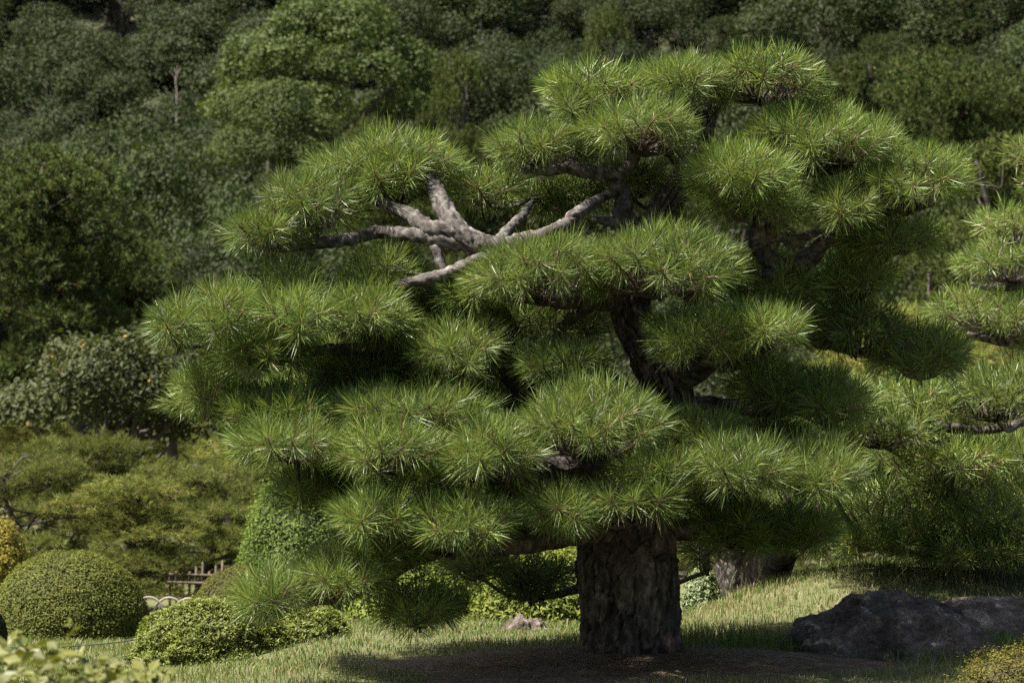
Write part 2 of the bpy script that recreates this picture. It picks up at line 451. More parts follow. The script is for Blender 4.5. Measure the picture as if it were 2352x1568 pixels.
def build_pine(root, base, trunk_pts, branches, pads, bank, gap, needle, n_single, bank_meshes, seed, sides=(96, 16), back=None):
    """trunk, limbs and pads of a trained pine as parts of root"""
    rng = np.random.default_rng(seed)
    base = np.asarray(base)
    tp = np.array([np.append(P(a, b, y), r) for a, b, y, r in trunk_pts])
    L = np.sum(np.linalg.norm(np.diff(tp[:, :3], axis=0), axis=1))
    n = int(L / .009) if sides[0] > 60 else int(L / .03)
    s = spline(tp, n)
    v, f, c = tube(s[:, :3], s[:, 3], sides[0] * (2 if sides[0] > 60 else 1), plate_disp(.05, .20, .024, seed + 1, .010))
    link('trunk', raw_mesh('trunk', v - base, f, c, M_BARK, True), root)
    samples = [s[int(n * .15):, :3]]; srad = [s[int(n * .15):, 3]]
    for bi, br in enumerate(branches):
        bp = np.array([np.append(P(a, b, y), r) for a, b, y, r in br])
        L = np.sum(np.linalg.norm(np.diff(bp[:, :3], axis=0), axis=1)); m = max(8, int(L / .016))
        q = spline(bp, m)
        wig = np.stack([vnoise(np.stack([np.linspace(0, L * 5, m) + 7 * bi + 31 * k, 0 * q[:, 0], 0 * q[:, 0]], -1), 6 + k) for k in range(3)], -1)
        q[:, :3] += wig * .35 * q[:, 3:4] * np.linspace(0, 1, m)[:, None] ** .5
        dsp = plate_disp(.05, .07, .009, seed + 50 + bi, .004) if bp[0, 3] > .055 else limb_disp(seed + 50 + bi)
        v, f, c = tube(q[:, :3], q[:, 3], sides[1] * (2 if bp[0, 3] > .055 else 1), dsp)
        link('branch', raw_mesh('branch', v - base, f, c, M_LIMB if bp[0, 3] < .075 else M_BARK, True), root)
        samples.append(q[:, :3]); srad.append(q[:, 3])
    S = np.concatenate(samples); SR = np.concatenate(srad)
    rec = []
    for pi, (x0, x1, yt, yb, y, rd) in enumerate(pads):
        hub, pos, ax, rz = pad_tufts(rng, x0, x1, yt, yb, y, rd, gap, needle)
        hub = hub + [0, 0, -.03]
        rec.append((hub, pos, ax, rng.integers(0, len(bank), len(pos)), rng.uniform(0, 6.28, len(pos)), rng.uniform(.72, 1.16, len(pos))))
    # which shoots show largest from in front: front-to-back coverage
    single = set()
    if n_single:
        allp = [(pi, ti) for pi, r in enumerate(rec) for ti in range(len(r[1]))]
        A = np.concatenate([r[1] + r[2] * .05 for r in rec]); d = A[:, 1] + D0
        sx = (A[:, 0] / d * F + 1176) / 6; sy = (784 - (A[:, 2] - CZ) / d * F) / 6
        cov = np.zeros((270, 400), bool); score = np.zeros(len(A))
        yy, xx = np.mgrid[-9:10, -9:10]; disc = (xx ** 2 + yy ** 2) < 70
        for i in np.argsort(d):
            cx, cy = int(sx[i]), int(sy[i])
            if not (10 <= cx < 380 and 10 <= cy < 255): continue
            w = cov[cy - 9:cy + 10, cx - 9:cx + 10]
            score[i] = np.sum(disc & ~w) / d[i]; w |= disc & (((xx ** 2 + yy ** 2) < 40))
        score *= np.array([pads[a][4] < .2 for a, b in allp])
        for i in np.argsort(-score)[:n_single]:
            if score[i] > 0: single.add(allp[i])
    for pi, (hub, pos, ax, var, roll, sc) in enumerate(rec):
        mb = MB()
        # limb from the nearest branch to the hub, then twigs to every shoot
        j = np.argmin(np.linalg.norm((S - hub) * [1, 1, 1.3], axis=1)); a = S[j]
        dist = np.linalg.norm(hub - a)
        if dist > .03:
            mid = (a + hub) / 2 + [0, 0, -.12 * dist]
            q = spline(np.stack([a, mid, hub]), 10); r0 = min(.024, SR[j] * .8)
            v, f, c = tube(q, np.linspace(r0, .012, 10), 8, limb_disp(seed + pi)); mb.add(v, f, c * [.075, .064, .056])
        for i in range(len(pos)):
            e = pos[i] - ax[i] * .07
            st = hub + rng.normal(0, .012, 3)
            md = hub + (e - hub) * np.array([.68, .68, .22]) + rng.normal(0, .008, 3)
            q = spline(np.stack([st, md, e]), 5)
            v, f, c = tube(q, np.linspace(.0075, .0042, 5), 3, None, False); mb.add(v, f, c * rng.uniform(.7, 1.2) * np.array([.085, .07, .06]))
            if (pi, i) in single: continue
            v, f, c = (bank if pads[pi][4] < .2 or back is None else back)[var[i]]
            mb.add(v @ (rot_to(ax[i], roll[i]) * sc[i]).T + pos[i], f, c * rng.uniform(.85, 1.15))
        po = link('foliage_pad', mb.mesh('foliage_pad', M_NEEDLE, False, hub), root, tuple(hub - base))
        for i in range(len(pos)):
            if (pi, i) in single:
                o = link('needle_tuft', bank_meshes[var[i]], po)
                R = rot_to(ax[i], roll[i]) * sc[i]
                M = np.eye(4); M[:3, :3] = R; M[:3, 3] = pos[i] - hub
                o.matrix_basis = Matrix(M.tolist())
    return rec

BANK = tuft_bank(100, 124)
BANK_BACK = tuft_bank(150, 70, w=.0044)
BANK_MESH = [raw_mesh('needle_tuft', v, f, c, M_NEEDLE) for v, f, c in BANK]

# ------------------------------------------------------------------ the large trained pine
TRUNK = [(1447, 1550, 0, .262), (1447, 1518, 0, .246), (1447, 1470, 0, .232), (1446, 1330, 0, .228), (1442, 1240, 0, .224), (1450, 1150, 0, .215), (1472, 1080, .05, .20),
         (1505, 1000, .05, .155), (1536, 930, .02, .115), (1530, 880, 0, .105), (1492, 810, 0, .098), (1457, 740, 0, .092), (1446, 680, 0, .086),
         (1460, 620, .1, .08), (1490, 560, .1, .074), (1515, 500, .1, .068), (1560, 430, .1, .062), (1600, 370, .1, .05), (1615, 300, .12, .042), (1640, 245, .15, .03), (1690, 205, .2, .018)]
BR = [
 [(1480, 1080, .05, .11), (1380, 1000, -.05, .105), (1290, 945, -.05, .098), (1235, 895, -.05, .095), (1195, 855, -.02, .075), (1130, 815, 0, .055), (1050, 760, .1, .045), (990, 700, .1, .03)],
 [(1470, 640, .1, .07), (1350, 640, -.15, .065), (1240, 608, -.38, .06), (1150, 572, -.46, .054), (1090, 550, -.46, .052), (1042, 512, -.4, .048), (1008, 455, -.25, .042), (985, 405, -.05, .028), (960, 370, .05, .012)],
 [(1125, 570, -.46, .04), (1220, 548, -.46, .036), (1288, 520, -.44, .032), (1322, 488, -.38, .03), (1370, 462, -.2, .026), (1420, 440, .05, .018)],
 [(1185, 572, -.44, .04), (1100, 594, -.5, .034), (1040, 625, -.5, .032), (975, 642, -.48, .03), (900, 665, -.42, .022), (850, 690, -.4, .014)],
 [(1090, 560, -.45, .042), (1000, 548, -.4, .04), (940, 538, -.35, .035), (870, 532, -.2, .03), (800, 550, -.25, .03), (730, 560, -.3, .028), (640, 568, -.35, .022), (580, 556, -.35, .012)],
 [(1060, 532, -.44, .04), (985, 522, -.38, .042), (930, 492, -.3, .036), (860, 462, -.1, .024), (800, 440, -.05, .012)],
 [(1150, 570, -.46, .034), (1155, 540, -.42, .03), (1178, 515, -.3, .025), (1205, 488, -.1, .02), (1230, 450, .15, .012)],
 [(1000, 556, -.4, .028), (1012, 600, -.42, .024), (1035, 640, -.45, .018), (1050, 660, -.45, .01)],
 [(1520, 515, .1, .05), (1460, 520, .05, .052), (1430, 500, 0, .05), (1430, 450, 0, .046), (1414, 420, -.02, .042), (1420, 398, -.05, .036), (1360, 392, -.08, .035), (1310, 385, -.1, .032), (1258, 396, -.1, .025), (1190, 388, -.15, .014)],
 [(1420, 400, -.05, .032), (1450, 376, -.05, .03), (1456, 346, -.08, .028), (1480, 315, -.1, .016)],
 [(1580, 400, .1, .035), (1550, 360, .05, .03), (1520, 345, -.05, .03), (1495, 345, -.1, .026)],
 [(1440, 520, 0, .03), (1390, 510, -.05, .022), (1360, 508, -.08, .018)],
 [(1530, 885, 0, .065), (1590, 852, -.1, .058), (1640, 826, -.25, .04), (1700, 800, -.4, .03), (1780, 775, -.45, .018)],
 [(1465, 600, .1, .062), (1560, 640, .25, .06), (1680, 650, .25, .056), (1800, 622, .2, .052), (1860, 585, .2, .046), (1905, 552, .2, .035), (1980, 548, .15, .028), (2080, 566, .1, .016)],
 [(1810, 625, .2, .046), (1756, 585, .15, .046), (1740, 540, .1, .046), (1746, 490, .05, .04), (1770, 450, -.05, .03), (1800, 430, -.1, .015)],
 [(1750, 575, .15, .028), (1775, 545, .12, .028), (1815, 552, .12, .024), (1850, 545, .15, .022), (1890, 530, .2, .015)],
 [(1750, 550, .1, .032), (1790, 512, .05, .034), (1830, 492, .05, .026), (1900, 470, 0, .018)],
 [(1900, 555, .2, .03), (1980, 515, .15, .025), (2060, 480, .1, .018), (2120, 450, .1, .01)],
 [(1600, 375, .1, .042), (1690, 405, .2, .036), (1790, 385, .2, .03), (1890, 392, .2, .028), (1960, 375, .2, .018)],
 [(1440, 700, 0, .05), (1360, 692, -.25, .045), (1280, 688, -.45, .036), (1200, 690, -.5, .025), (1130, 680, -.5, .012)],
 [(1480, 670, -.05, .05), (1500, 665, -.35, .04), (1520, 655, -.55, .025), (1580, 650, -.6, .012)],
 [(1360, 700, -.2, .03), (1310, 732, -.15, .03), (1268, 772, -.15, .028), (1220, 800, -.2, .016)],
 [(1465, 665, .1, .04), (1540, 656, .2, .034), (1590, 690, .3, .032), (1640, 740, .4, .03), (1780, 770, .4, .03), (1950, 800, .4, .026), (2080, 840, .4, .02)],
 [(1500, 950, .03, .04), (1440, 892, .08, .038), (1390, 858, .15, .034), (1350, 850, .2, .02)],
 [(1440, 1125, -.1, .12), (1350, 1092, -.4, .10), (1290, 1075, -.6, .082), (1235, 1088, -.75, .062), (1150, 1085, -.85, .05), (1000, 1068, -.9, .04), (800, 1058, -.85, .03), (620, 1035, -.8, .014)],
 [(1400, 1080, -.55, .04), (1350, 1074, -.66, .045), (1300, 1066, -.7, .044), (1262, 1068, -.74, .034)],
 [(1470, 1150, -.1, .1), (1560, 1112, -.4, .07), (1700, 1100, -.7, .05), (1850, 1112, -.7, .03), (1920, 1122, -.6, .015)],
 [(1420, 1205, -.1, .08), (1250, 1235, -.4, .06), (1100, 1252, -.7, .046), (960, 1275, -.85, .04), (860, 1335, -.9, .034), (720, 1375, -1.0, .024), (620, 1370, -1.0, .012)],
 [(900, 1305, -.88, .03), (900, 1360, -.92, .02), (950, 1420, -.95, .01)],
 [(1420, 1050, .1, .08), (1200, 980, .1, .06), (950, 952, .0, .05), (700, 915, -.15, .035), (520, 895, -.25, .018)],
 [(1180, 850, -.1, .055), (1000, 815, -.15, .038), (800, 800, -.3, .03), (640, 805, -.4, .022), (500, 775, -.45, .012)],
 [(1540, 965, .05, .06), (1650, 965, .15, .05), (1740, 1000, .15, .044), (1800, 1030, .15, .034), (1815, 1035, .15, .02)],
 [(1440, 1200, -.15, .05), (1400, 1185, -.6, .04), (1380, 1180, -.95, .028), (1300, 1185, -1.05, .014)],
 [(1460, 1210, 0, .06), (1600, 1215, -.05, .05), (1750, 1235, -.1, .04), (1880, 1245, -.15, .018)],
 [(1400, 1250, .1, .05), (1335, 1290, .4, .032), (1332, 1345, .5, .026), (1250, 1372, .5, .014)],
 [(1560, 930, 0, .05), (1660, 930, .1, .04), (1760, 940, .05, .03), (1880, 950, 0, .016)],
]
PADS = [
 (1225, 1500, 150, 262, .25, .35), (1450, 1690, 128, 262, .15, .4), (1600, 1897, 116, 250, .2, .4), (1240, 1430, 212, 292, .02, .25),
 (1110, 1370, 275, 402, .0, .33), (1320, 1607, 230, 362, -.25, .4), (1680, 2072, 243, 402, .1, .45), (1560, 1830, 325, 485, -.3, .4),
 (1590, 1860, 400, 522, -.25, .35), (1840, 2017, 400, 532, -.1, .35), (1940, 2228, 330, 522, 0, .4), (1900, 2170, 490, 600, .3, .35),
 (1020, 1210, 385, 490, .25, .3), (1330, 1560, 370, 470, .4, .35), (1180, 1400, 420, 500, .4, .3), (700, 1085, 308, 475, .15, .36),
 (780, 1020, 345, 482, .02, .3), (588, 850, 383, 548, -.2, .4), (508, 720, 473, 585, -.35, .3),
 (1070, 1420, 545, 708, -.6, .4), (1330, 1702, 528, 692, -.65, .4), (1000, 1180, 615, 722, -.3, .3), (1490, 1630, 495, 575, .1, .25),
 (560, 790, 598, 740, -.35, .35), (760, 1000, 568, 710, -.15, .35), (348, 480, 680, 812, -.5, .3), (430, 640, 653, 810, -.55, .35),
 (580, 800, 650, 790, -.65, .35), (740, 948, 645, 780, -.55, .35), (470, 740, 740, 852, -.5, .35), (940, 1190, 715, 882, -.45, .4),
 (1160, 1412, 780, 892, -.55, .35), (1080, 1400, 695, 790, .1, .35), (1473, 1720, 700, 842, -.6, .35), (1620, 1862, 688, 822, -.55, .4),
 (1660, 1900, 590, 740, .35, .4), (1840, 2070, 580, 710, .5, .4), (1850, 2080, 690, 830, .4, .4), (1990, 2232, 750, 882, .4, .4),
 (1660, 1900, 825, 972, .1, .4), (1800, 2002, 850, 992, -.05, .35), (700, 960, 790, 900, 0, .4), (930, 1130, 840, 930, .3, .3),
 (380, 580, 828, 972, -.3, .35), (500, 820, 878, 990, -.5, .4), (770, 1142, 878, 1000, -.75, .4), (528, 800, 948, 1072, -.95, .4),
 (760, 1040, 963, 1102, -1.05, .4), (1000, 1260, 960, 1112, -1.1, .4), (1170, 1542, 888, 1062, -1.0, .42), (1480, 1720, 943, 1050, -.5, .35),
 (1390, 1620, 1020, 1130, -1.0, .35), (1550, 1830, 998, 1142, -1.0, .4), (1760, 1988, 1018, 1162, -.85, .4), (1188, 1400, 1108, 1232, -1.15, .3),
 (1330, 1592, 1088, 1218, -1.2, .3), (748, 990, 1118, 1242, -1.15, .35), (930, 1212, 1112, 1262, -1.2, .35), (870, 1090, 1060, 1150, -.9, .35),
 (608, 780, 1063, 1172, -.55, .3), (528, 740, 1288, 1422, -1.1, .3), (660, 920, 1248, 1392, -1.1, .35), (740, 1000, 1200, 1310, -.9, .35),
 (850, 1072, 1338, 1452, -1.0, .3), (1580, 1800, 1140, 1272, -.3, .4), (1740, 1942, 1148, 1272, -.2, .35), (1130, 1330, 1270, 1392, .5, .3),
 (1000, 1200, 1240, 1340, .3, .35), (1560, 1680, 1190, 1330, .6, .25),
 (640, 960, 770, 880, .25, .4), (850, 1150, 640, 760, .45, .4), (1220, 1440, 570, 690, .4, .4), (1520, 1720, 560, 700, .5, .4), (580, 900, 850, 960, .2, .4),
 (1500, 1760, 1050, 1180, .3, .4), (1000, 1280, 880, 985, .3, .4), (1640, 1900, 960, 1080, .3, .4), (700, 1000, 1040, 1150, -.3, .4), (1600, 1780, 760, 860, .3, .35), (760, 1000, 700, 800, -.2, .35), (1080, 1270, 1080, 1165, -.4, .35), (1000, 1250, 1160, 1260, -.2, .35)]
pine = thing('pine_tree', 'large trained pine with thick plated trunk and layered bright green needle pads', 'pine tree', (.553, 0, 0))
REC = build_pine(pine, (.553, 0, 0), TRUNK, BR, PADS, BANK, .0605, .106, 300, BANK_MESH, 11, back=BANK_BACK)

# ------------------------------------------------------------------ two neighbouring pines on the right
BANK2 = tuft_bank(300, 74, w=.0048)
z2 = float(ground_h(np.array([1.39]), np.array([3.3]))[0])
pine2 = thing('pine_tree', 'shaded pine behind the grassy mound, dark forked trunk and low spreading pads', 'pine tree', (1.40, 3.3, z2))
build_pine(pine2, (1.40, 3.3, z2),
 [(1722, 1420, 3.3, .20), (1722, 1380, 3.3, .19), (1716, 1320, 3.3, .175), (1722, 1260, 3.3, .16), (1770, 1190, 3.3, .14), (1850, 1110, 3.2, .10), (1930, 1030, 3.0, .06), (1990, 965, 2.6, .04), (2050, 930, 2.4, .02)],
 [[(1716, 1330, 3.3, .13), (1770, 1310, 3.1, .12), (1800, 1260, 2.9, .09), (1880, 1230, 2.5, .07), (2000, 1240, 2.2, .05), (2150, 1270, 2.0, .04), (2300, 1280, 1.9, .03), (2420, 1285, 1.8, .015)],
  [(1930, 1030, 3.0, .06), (2050, 985, 2.6, .04), (2160, 980, 2.3, .03), (2260, 985, 2.3, .024), (2360, 970, 2.2, .018), (2440, 960, 2.2, .01)],
  [(1880, 1090, 3.1, .06), (2000, 1085, 2.8, .05), (2150, 1090, 2.7, .035), (2300, 1120, 2.9, .03), (2400, 1120, 3, .012)],
  [(1700, 1280, 3.3, .09), (1640, 1230, 3.5, .06), (1600, 1180, 3.6, .03)]],
 [(1990, 2212, 848, 992, 1.9, .6), (2140, 2430, 823, 992, 1.8, .7), (1780, 2020, 860, 980, 1.4, .5), (1750, 2000, 960, 1060, 1.5, .5), (1500, 1760, 1060, 1160, 3.1, .5), (1600, 1850, 1150, 1250, 2.9, .5), (1900, 2150, 930, 1040, 1.5, .5), (2050, 2330, 1000, 1090, 1.5, .45), (1950, 2260, 985, 1092, 2.6, .45), (2210, 2460, 983, 1142, 3.0, .45),  # includes unseen pads added behind the large pine's pads to shade this pine
  (1900, 2160, 1108, 1262, 2.0, .5), (2100, 2420, 1098, 1292, 1.9, .5), (1930, 2100, 1000, 1120, 3.2, .35), (1830, 2050, 1030, 1150, 3.4, .4), (2250, 2480, 1180, 1292, 1.8, .45),
  (1540, 1700, 1120, 1220, 3.6, .4), (1640, 1860, 1130, 1260, 2.6, .5), (1780, 2000, 1180, 1280, 2.4, .5), (1700, 1950, 980, 1100, 3.6, .5), (2050, 2300, 1040, 1150, 2.3, .5), (1900, 2160, 1185, 1275, 1.9, .5), (2090, 2420, 1205, 1298, 1.8, .5), (2230, 2460, 1050, 1150, 2.8, .45)],
 BANK2, .08, .112, 0, None, 41, (60, 12))
z3 = float(ground_h(np.array([3.9]), np.array([6.4]))[0])
pine3 = thing('pine_tree', 'pine reaching in beside the hillside with light green rounded pads', 'pine tree', (4.05, 6.4, z3))
build_pine(pine3, (4.05, 6.4, z3),
 [(2525, 1440, 6.4, .2), (2520, 1300, 6.4, .18), (2500, 1050, 6.4, .15), (2520, 800, 6.3, .12), (2490, 600, 6.3, .09), (2500, 450, 6.2, .06), (2480, 300, 6.2, .03)],
 [[(2505, 850, 6.3, .08), (2420, 800, 6.1, .06), (2330, 785, 6, .045), (2220, 765, 6, .02)],
  [(2495, 680, 6.3, .07), (2380, 650, 6.1, .055), (2290, 660, 6, .03), (2230, 650, 6, .015)],
  [(2495, 580, 6.3, .06), (2400, 560, 6.2, .04), (2300, 560, 6.2, .02)],
  [(2495, 460, 6.3, .05), (2430, 430, 6.1, .035), (2350, 425, 6, .015)]],
 [(2128, 2420, 643, 792, 6, .5), (2200, 2430, 540, 662, 6, .45), (2228, 2430, 470, 572, 6.3, .45), (2308, 2450, 290, 422, 6, .4), (2330, 2480, 385, 470, 6.1, .4),
  (2180, 2400, 560, 660, 6.6, .4), (2300, 2500, 760, 860, 5.9, .45), (2240, 2420, 690, 790, 5.8, .4), (2370, 2620, 255, 390, 6.2, .45), (2420, 2700, 470, 600, 6.4, .45), (2440, 2720, 700, 830, 6.4, .45)],
 BANK2, .1, .112, 0, None, 61, (48, 12))

# ------------------------------------------------------------------ leaf clouds
def leaf_cards(rng, pos, nor, size, col, jitter=.6, aspect=.55):
    """pointed leaves: rhombus of two triangles bent along the midrib"""
    n = len(pos)
    nn = nrm(nor + rng.normal(0, jitter, (n, 3))); t = nrm(np.cross(nn, rng.normal(0, 1, (n, 3)))); b = np.cross(nn, t)
    s = (size * rng.uniform(.7, 1.3, n))[:, None]
    v = np.stack([pos - t * s * .5, pos + b * s * aspect * .5 + nn * s * .08, pos + t * s * .5, pos - b * s * aspect * .5 + nn * s * .08], 1).reshape(-1, 3)
    k = np.arange(n)[:, None] * 4
    return v, np.concatenate([k + [0, 1, 2], k + [0, 2, 3]]), np.repeat(col, 4, 0)

def sph(rng, n, zmin=-.25):
    z = rng.uniform(zmin, 1, n); a = rng.uniform(0, 6.2832, n); r = np.sqrt(1 - z * z)
    return np.stack([r * np.cos(a), r * np.sin(a), z], -1)

def crown(rng, W, H, n_lobe, lobe, n_leaf, leaf, c0, c1, spots=None, flat=.8, shell=(.55, 1.0)):
    mb = MB(); lobes = []
    d = sph(rng, n_lobe, -.35)
    rad = rng.uniform(*shell, n_lobe) ** .6
    ctr = d * np.array([W / 2 - lobe * .6, W / 2 - lobe * .6, H / 2 - lobe * .5]) * rad[:, None]
    ctr[:, 2] += H / 2
    for k in range(n_lobe):
        lr = lobe * rng.uniform(.65, 1.25); m = int(n_leaf / n_lobe * (lr / lobe) ** 2)
        q = sph(rng, m, -.45); rr = rng.uniform(.72, 1.04, (m, 1)) * (1 + .22 * vnoise(q * 2.4 + k * 5, 9))[:, None]
        pos = ctr[k] + q * rr * lr * np.array([1.1, 1.1, flat])
        mixv = np.clip(rng.normal(.5, .25, m) + rng.normal(0, .15), 0, 1)[:, None]
        col = np.asarray(c0) * (1 - mixv) + np.asarray(c1) * mixv
        if spots is not None:
            s = rng.random(m) < spots[0]; col[s] = np.asarray(spots[1]) * rng.uniform(.7, 1.2, (s.sum(), 1))
        mb.add(*leaf_cards(rng, pos, q * .8 + [0, 0, .45], np.full(m, leaf), col))
    return mb, ctr

def broadleaf(name, seed, W, H, hole, n_lobe, lobe, n_leaf, leaf, c0, c1, bark=None, spots=None, shell=(.55, 1.0)):
    """tree standing at the origin: trunk with limbs, crown"""
    rng = np.random.default_rng(seed)
    mb, ctr = crown(rng, W, H, n_lobe, lobe, n_leaf, leaf, c0, c1, spots, .8, shell)
    root = link(name, None); root.empty_display_size = .3
    cro = link('crown', mb.mesh('crown', M_LEAF), root, (0, 0, hole))
    tb = MB(); top = hole + H * .55
    pts = np.array([[0, 0, -.6, .05 * W], [.04 * W, 0, hole * .6, .035 * W], [-.03 * W, .02 * W, hole + H * .2, .026 * W], [.02 * W, 0, top, .012 * W]])
    s = spline(pts, 16); v, f, c = tube(s[:, :3], s[:, 3], 8); tb.add(v, f, c)
    for k in rng.choice(n_lobe, min(n_lobe, 12), replace=False):
        e = ctr[k] + [0, 0, hole]; a = s[rng.integers(6, 13), :3]
        q = spline(np.stack([a, (a + e) / 2 + rng.normal(0, .1, 3) - [0, 0, .05 * H], e]), 7)
        v, f, c = tube(q, np.linspace(.014 * W, .004 * W, 7), 5); tb.add(v, f, c)
    link('trunk', tb.mesh('trunk', bark or M_FARBARK, True), root)
    return root

def garden_pine(name, seed, W, H, n_pad, pad_r, n_tuft, c_mul=(1, 1, 1), needle=.13, wid=.008, nn=24, flat=.35):
    """middle-distance pine: wavy trunk, limbs, clumped pads of short shoots"""
    rng = np.random.default_rng(seed)
    bank = [make_tuft(np.random.default_rng(seed * 7 + i), nn, L=needle, w=wid, hue=rng.uniform(-.2, .35), seg2=False) for i in range(6)]
    root = link(name, None)
    tb = MB(); mb = MB()
    k = np.linspace(0, 1, 7)
    tp = np.stack([.07 * W * np.sin(k * 5 + seed), .05 * W * np.cos(k * 4 + seed), -.5 + k * (H * .95 + .5), .035 * H * (1 - .8 * k)], -1)
    s = spline(tp, 22); v, f, c = tube(s[:, :3], s[:, 3], 9); tb.add(v, f, c)
    for p in range(n_pad):
        h = rng.uniform(.14, 1.0); a = rng.uniform(0, 6.283)
        r = W / 2 * (1.02 - .78 * h ** 1.6) * math.sqrt(rng.uniform(.15, 1)) - pad_r * .5 * (h < .8)
        r = max(r, 0)
        ctr = np.array([math.cos(a) * r, math.sin(a) * r, H * h - pad_r * flat])
        j = max(1, int(21 * max(0.05, (ctr[2] + .5 - .15 * r) / (H * .95 + .5)))); j = min(j, 21)
        q = spline(np.stack([s[j, :3], (s[j, :3] + ctr) / 2 + rng.normal(0, .05 * W, 3) * .5, ctr]), 8)
        v, f, c = tube(q, np.linspace(max(.012, s[j, 3] * .5), .012, 8), 5); tb.add(v, f, c)
        pr = pad_r * rng.uniform(.7, 1.25); m = int(n_tuft * (pr / pad_r) ** 2)
        dirs = sph(rng, m, -.1); shade = rng.uniform(.8, 1.2)
        pos = ctr + dirs * np.array([1, 1, flat * 1.3]) * pr * (rng.uniform(.75, 1.05, (m, 1)))
        for i in range(m):
            v, f, c = bank[rng.integers(0, 6)]
            ax = nrm(dirs[i] * [1, 1, .5] + [0, 0, .55] + rng.normal(0, .2, 3))
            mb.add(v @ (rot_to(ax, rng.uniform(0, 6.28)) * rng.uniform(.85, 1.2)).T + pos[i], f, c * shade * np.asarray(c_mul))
    link('crown', mb.mesh('crown', M_FARNEEDLE), root); link('trunk', tb.mesh('trunk', M_FARBARK, True), root)
    return root

def tagit(o, label, cat, group=None):
    o['label'] = label; o['category'] = cat
    if group: o['group'] = group
    return o

def place(o, px, d, zoff=0.0, rz=0.0, sc=1.0):
    """put the foot of o on the ground at distance d from the camera, on the sight line of column px"""
    y = d - D0; x = (px - 1176) / F * d
    o.location = (x, y, float(ground_h(np.array([x]), np.array([y]))[0]) + zoff)
    o.rotation_euler = (0, 0, rz); o.scale = (sc, sc, sc) if np.isscalar(sc) else sc
    return o

# ------------------------------------------------------------------ wooded hillside: each tree its own object
G0, G1 = (.030, .052, .020), (.062, .095, .030)
KIND = [
 ('broadleaf_tree', broadleaf('broadleaf_tree', 201, 6.4, 5.6, .6, 34, 1.0, 18000, .145, (0.0181, 0.0275, 0.0077), (0.0378, 0.0507, 0.0138), None, None, (.6, 1)), 'dark green hillside broadleaf with many small domes'),
 ('broadleaf_tree', broadleaf('broadleaf_tree', 202, 7.4, 5.2, .7, 44, .85, 18000, .14, (0.0189, 0.0267, 0.0086), (0.0378, 0.0482, 0.0155), None, None, (.6, 1)), 'blue green hillside broadleaf with wide flat top'),
 ('broadleaf_tree', broadleaf('broadleaf_tree', 203, 5.4, 6.0, .6, 30, .95, 17000, .145, (0.0189, 0.0292, 0.0086), (0.0404, 0.0550, 0.0163), None, None, (.6, 1)), 'olive green hillside broadleaf with tall crown'),
 ('broadleaf_tree', broadleaf('broadleaf_tree', 204, 6.8, 5.6, .6, 24, 1.3, 18000, .15, (0.0163, 0.0249, 0.0069), (0.0327, 0.0447, 0.0120), None, None, (.6, 1)), 'deep green hillside broadleaf with big rounded domes'),
]
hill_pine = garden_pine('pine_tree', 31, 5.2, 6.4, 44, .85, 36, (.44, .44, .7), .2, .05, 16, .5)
KIND.append(('pine_tree', hill_pine, 'dark tufted pine among the broadleaf trees of the hillside'))
rh = np.random.default_rng(77)
used = [False] * len(KIND)
def hill_tree(k, px, d, rz, sc):
    name, root, label = KIND[k]
    if used[k]: o = copy_tree(root, (0, 0, 0), 0, (1, 1, 1))
    else: o = root; used[k] = True
    size = 'small' if sc < .9 else 'large' if sc > 1.2 else 'middle sized'
    where = 'foot of the hill' if d < 145 else 'middle slope' if d < 168 else 'upper slope'
    tagit(o, size + ' ' + label + ', ' + where, 'tree', 'trees of the wooded hillside')
    place(o, px, d, 0, rz, sc)
row = 0
d = 128.0
while d < 205:
    step = 4.5 / d * F
    px = -120 + (row % 2) * step / 2
    while px < 2480:
        k = int(rh.choice(5, p=[.28, .25, .17, .2, .10]))
        hill_tree(k, px + rh.uniform(-.35, .35) * step, d + rh.uniform(-4, 4), rh.uniform(0, 6.28), rh.uniform(.75, 1.4))
        px += step
    d += 6.0; row += 1

# ------------------------------------------------------------------ trees between the garden and the hill
camphor = broadleaf('broadleaf_tree', 211, 9.4, 7.4, .8, 34, 1.25, 30000, .19, (.038, .056, .014), (.082, .106, .026), None, None, (.8, 1.0))
place(camphor, 765, 116, 0, .4); camphor.location.z = P(0, 440, 116 - D0)[2] - .8
tagit(camphor, 'light yellow green broadleaf tree with billowing domes rising before the dark hillside', 'tree')
c2 = copy_tree(camphor, (0, 0, 0)); place(c2, 620, 108, 0, 2.2, (.62, .62, .66)); c2.location.z = P(0, 480, 108 - D0)[2] - .8
tagit(c2, 'smaller light green broadleaf tree at the foot of the billowing yellow green one', 'tree')
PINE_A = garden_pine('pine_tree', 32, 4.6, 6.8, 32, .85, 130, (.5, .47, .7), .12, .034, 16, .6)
PINE_B = garden_pine('pine_tree', 33, 5.4, 5.6, 40, .72, 84, (.66, .6, .8), .12, .032, 16, .5)
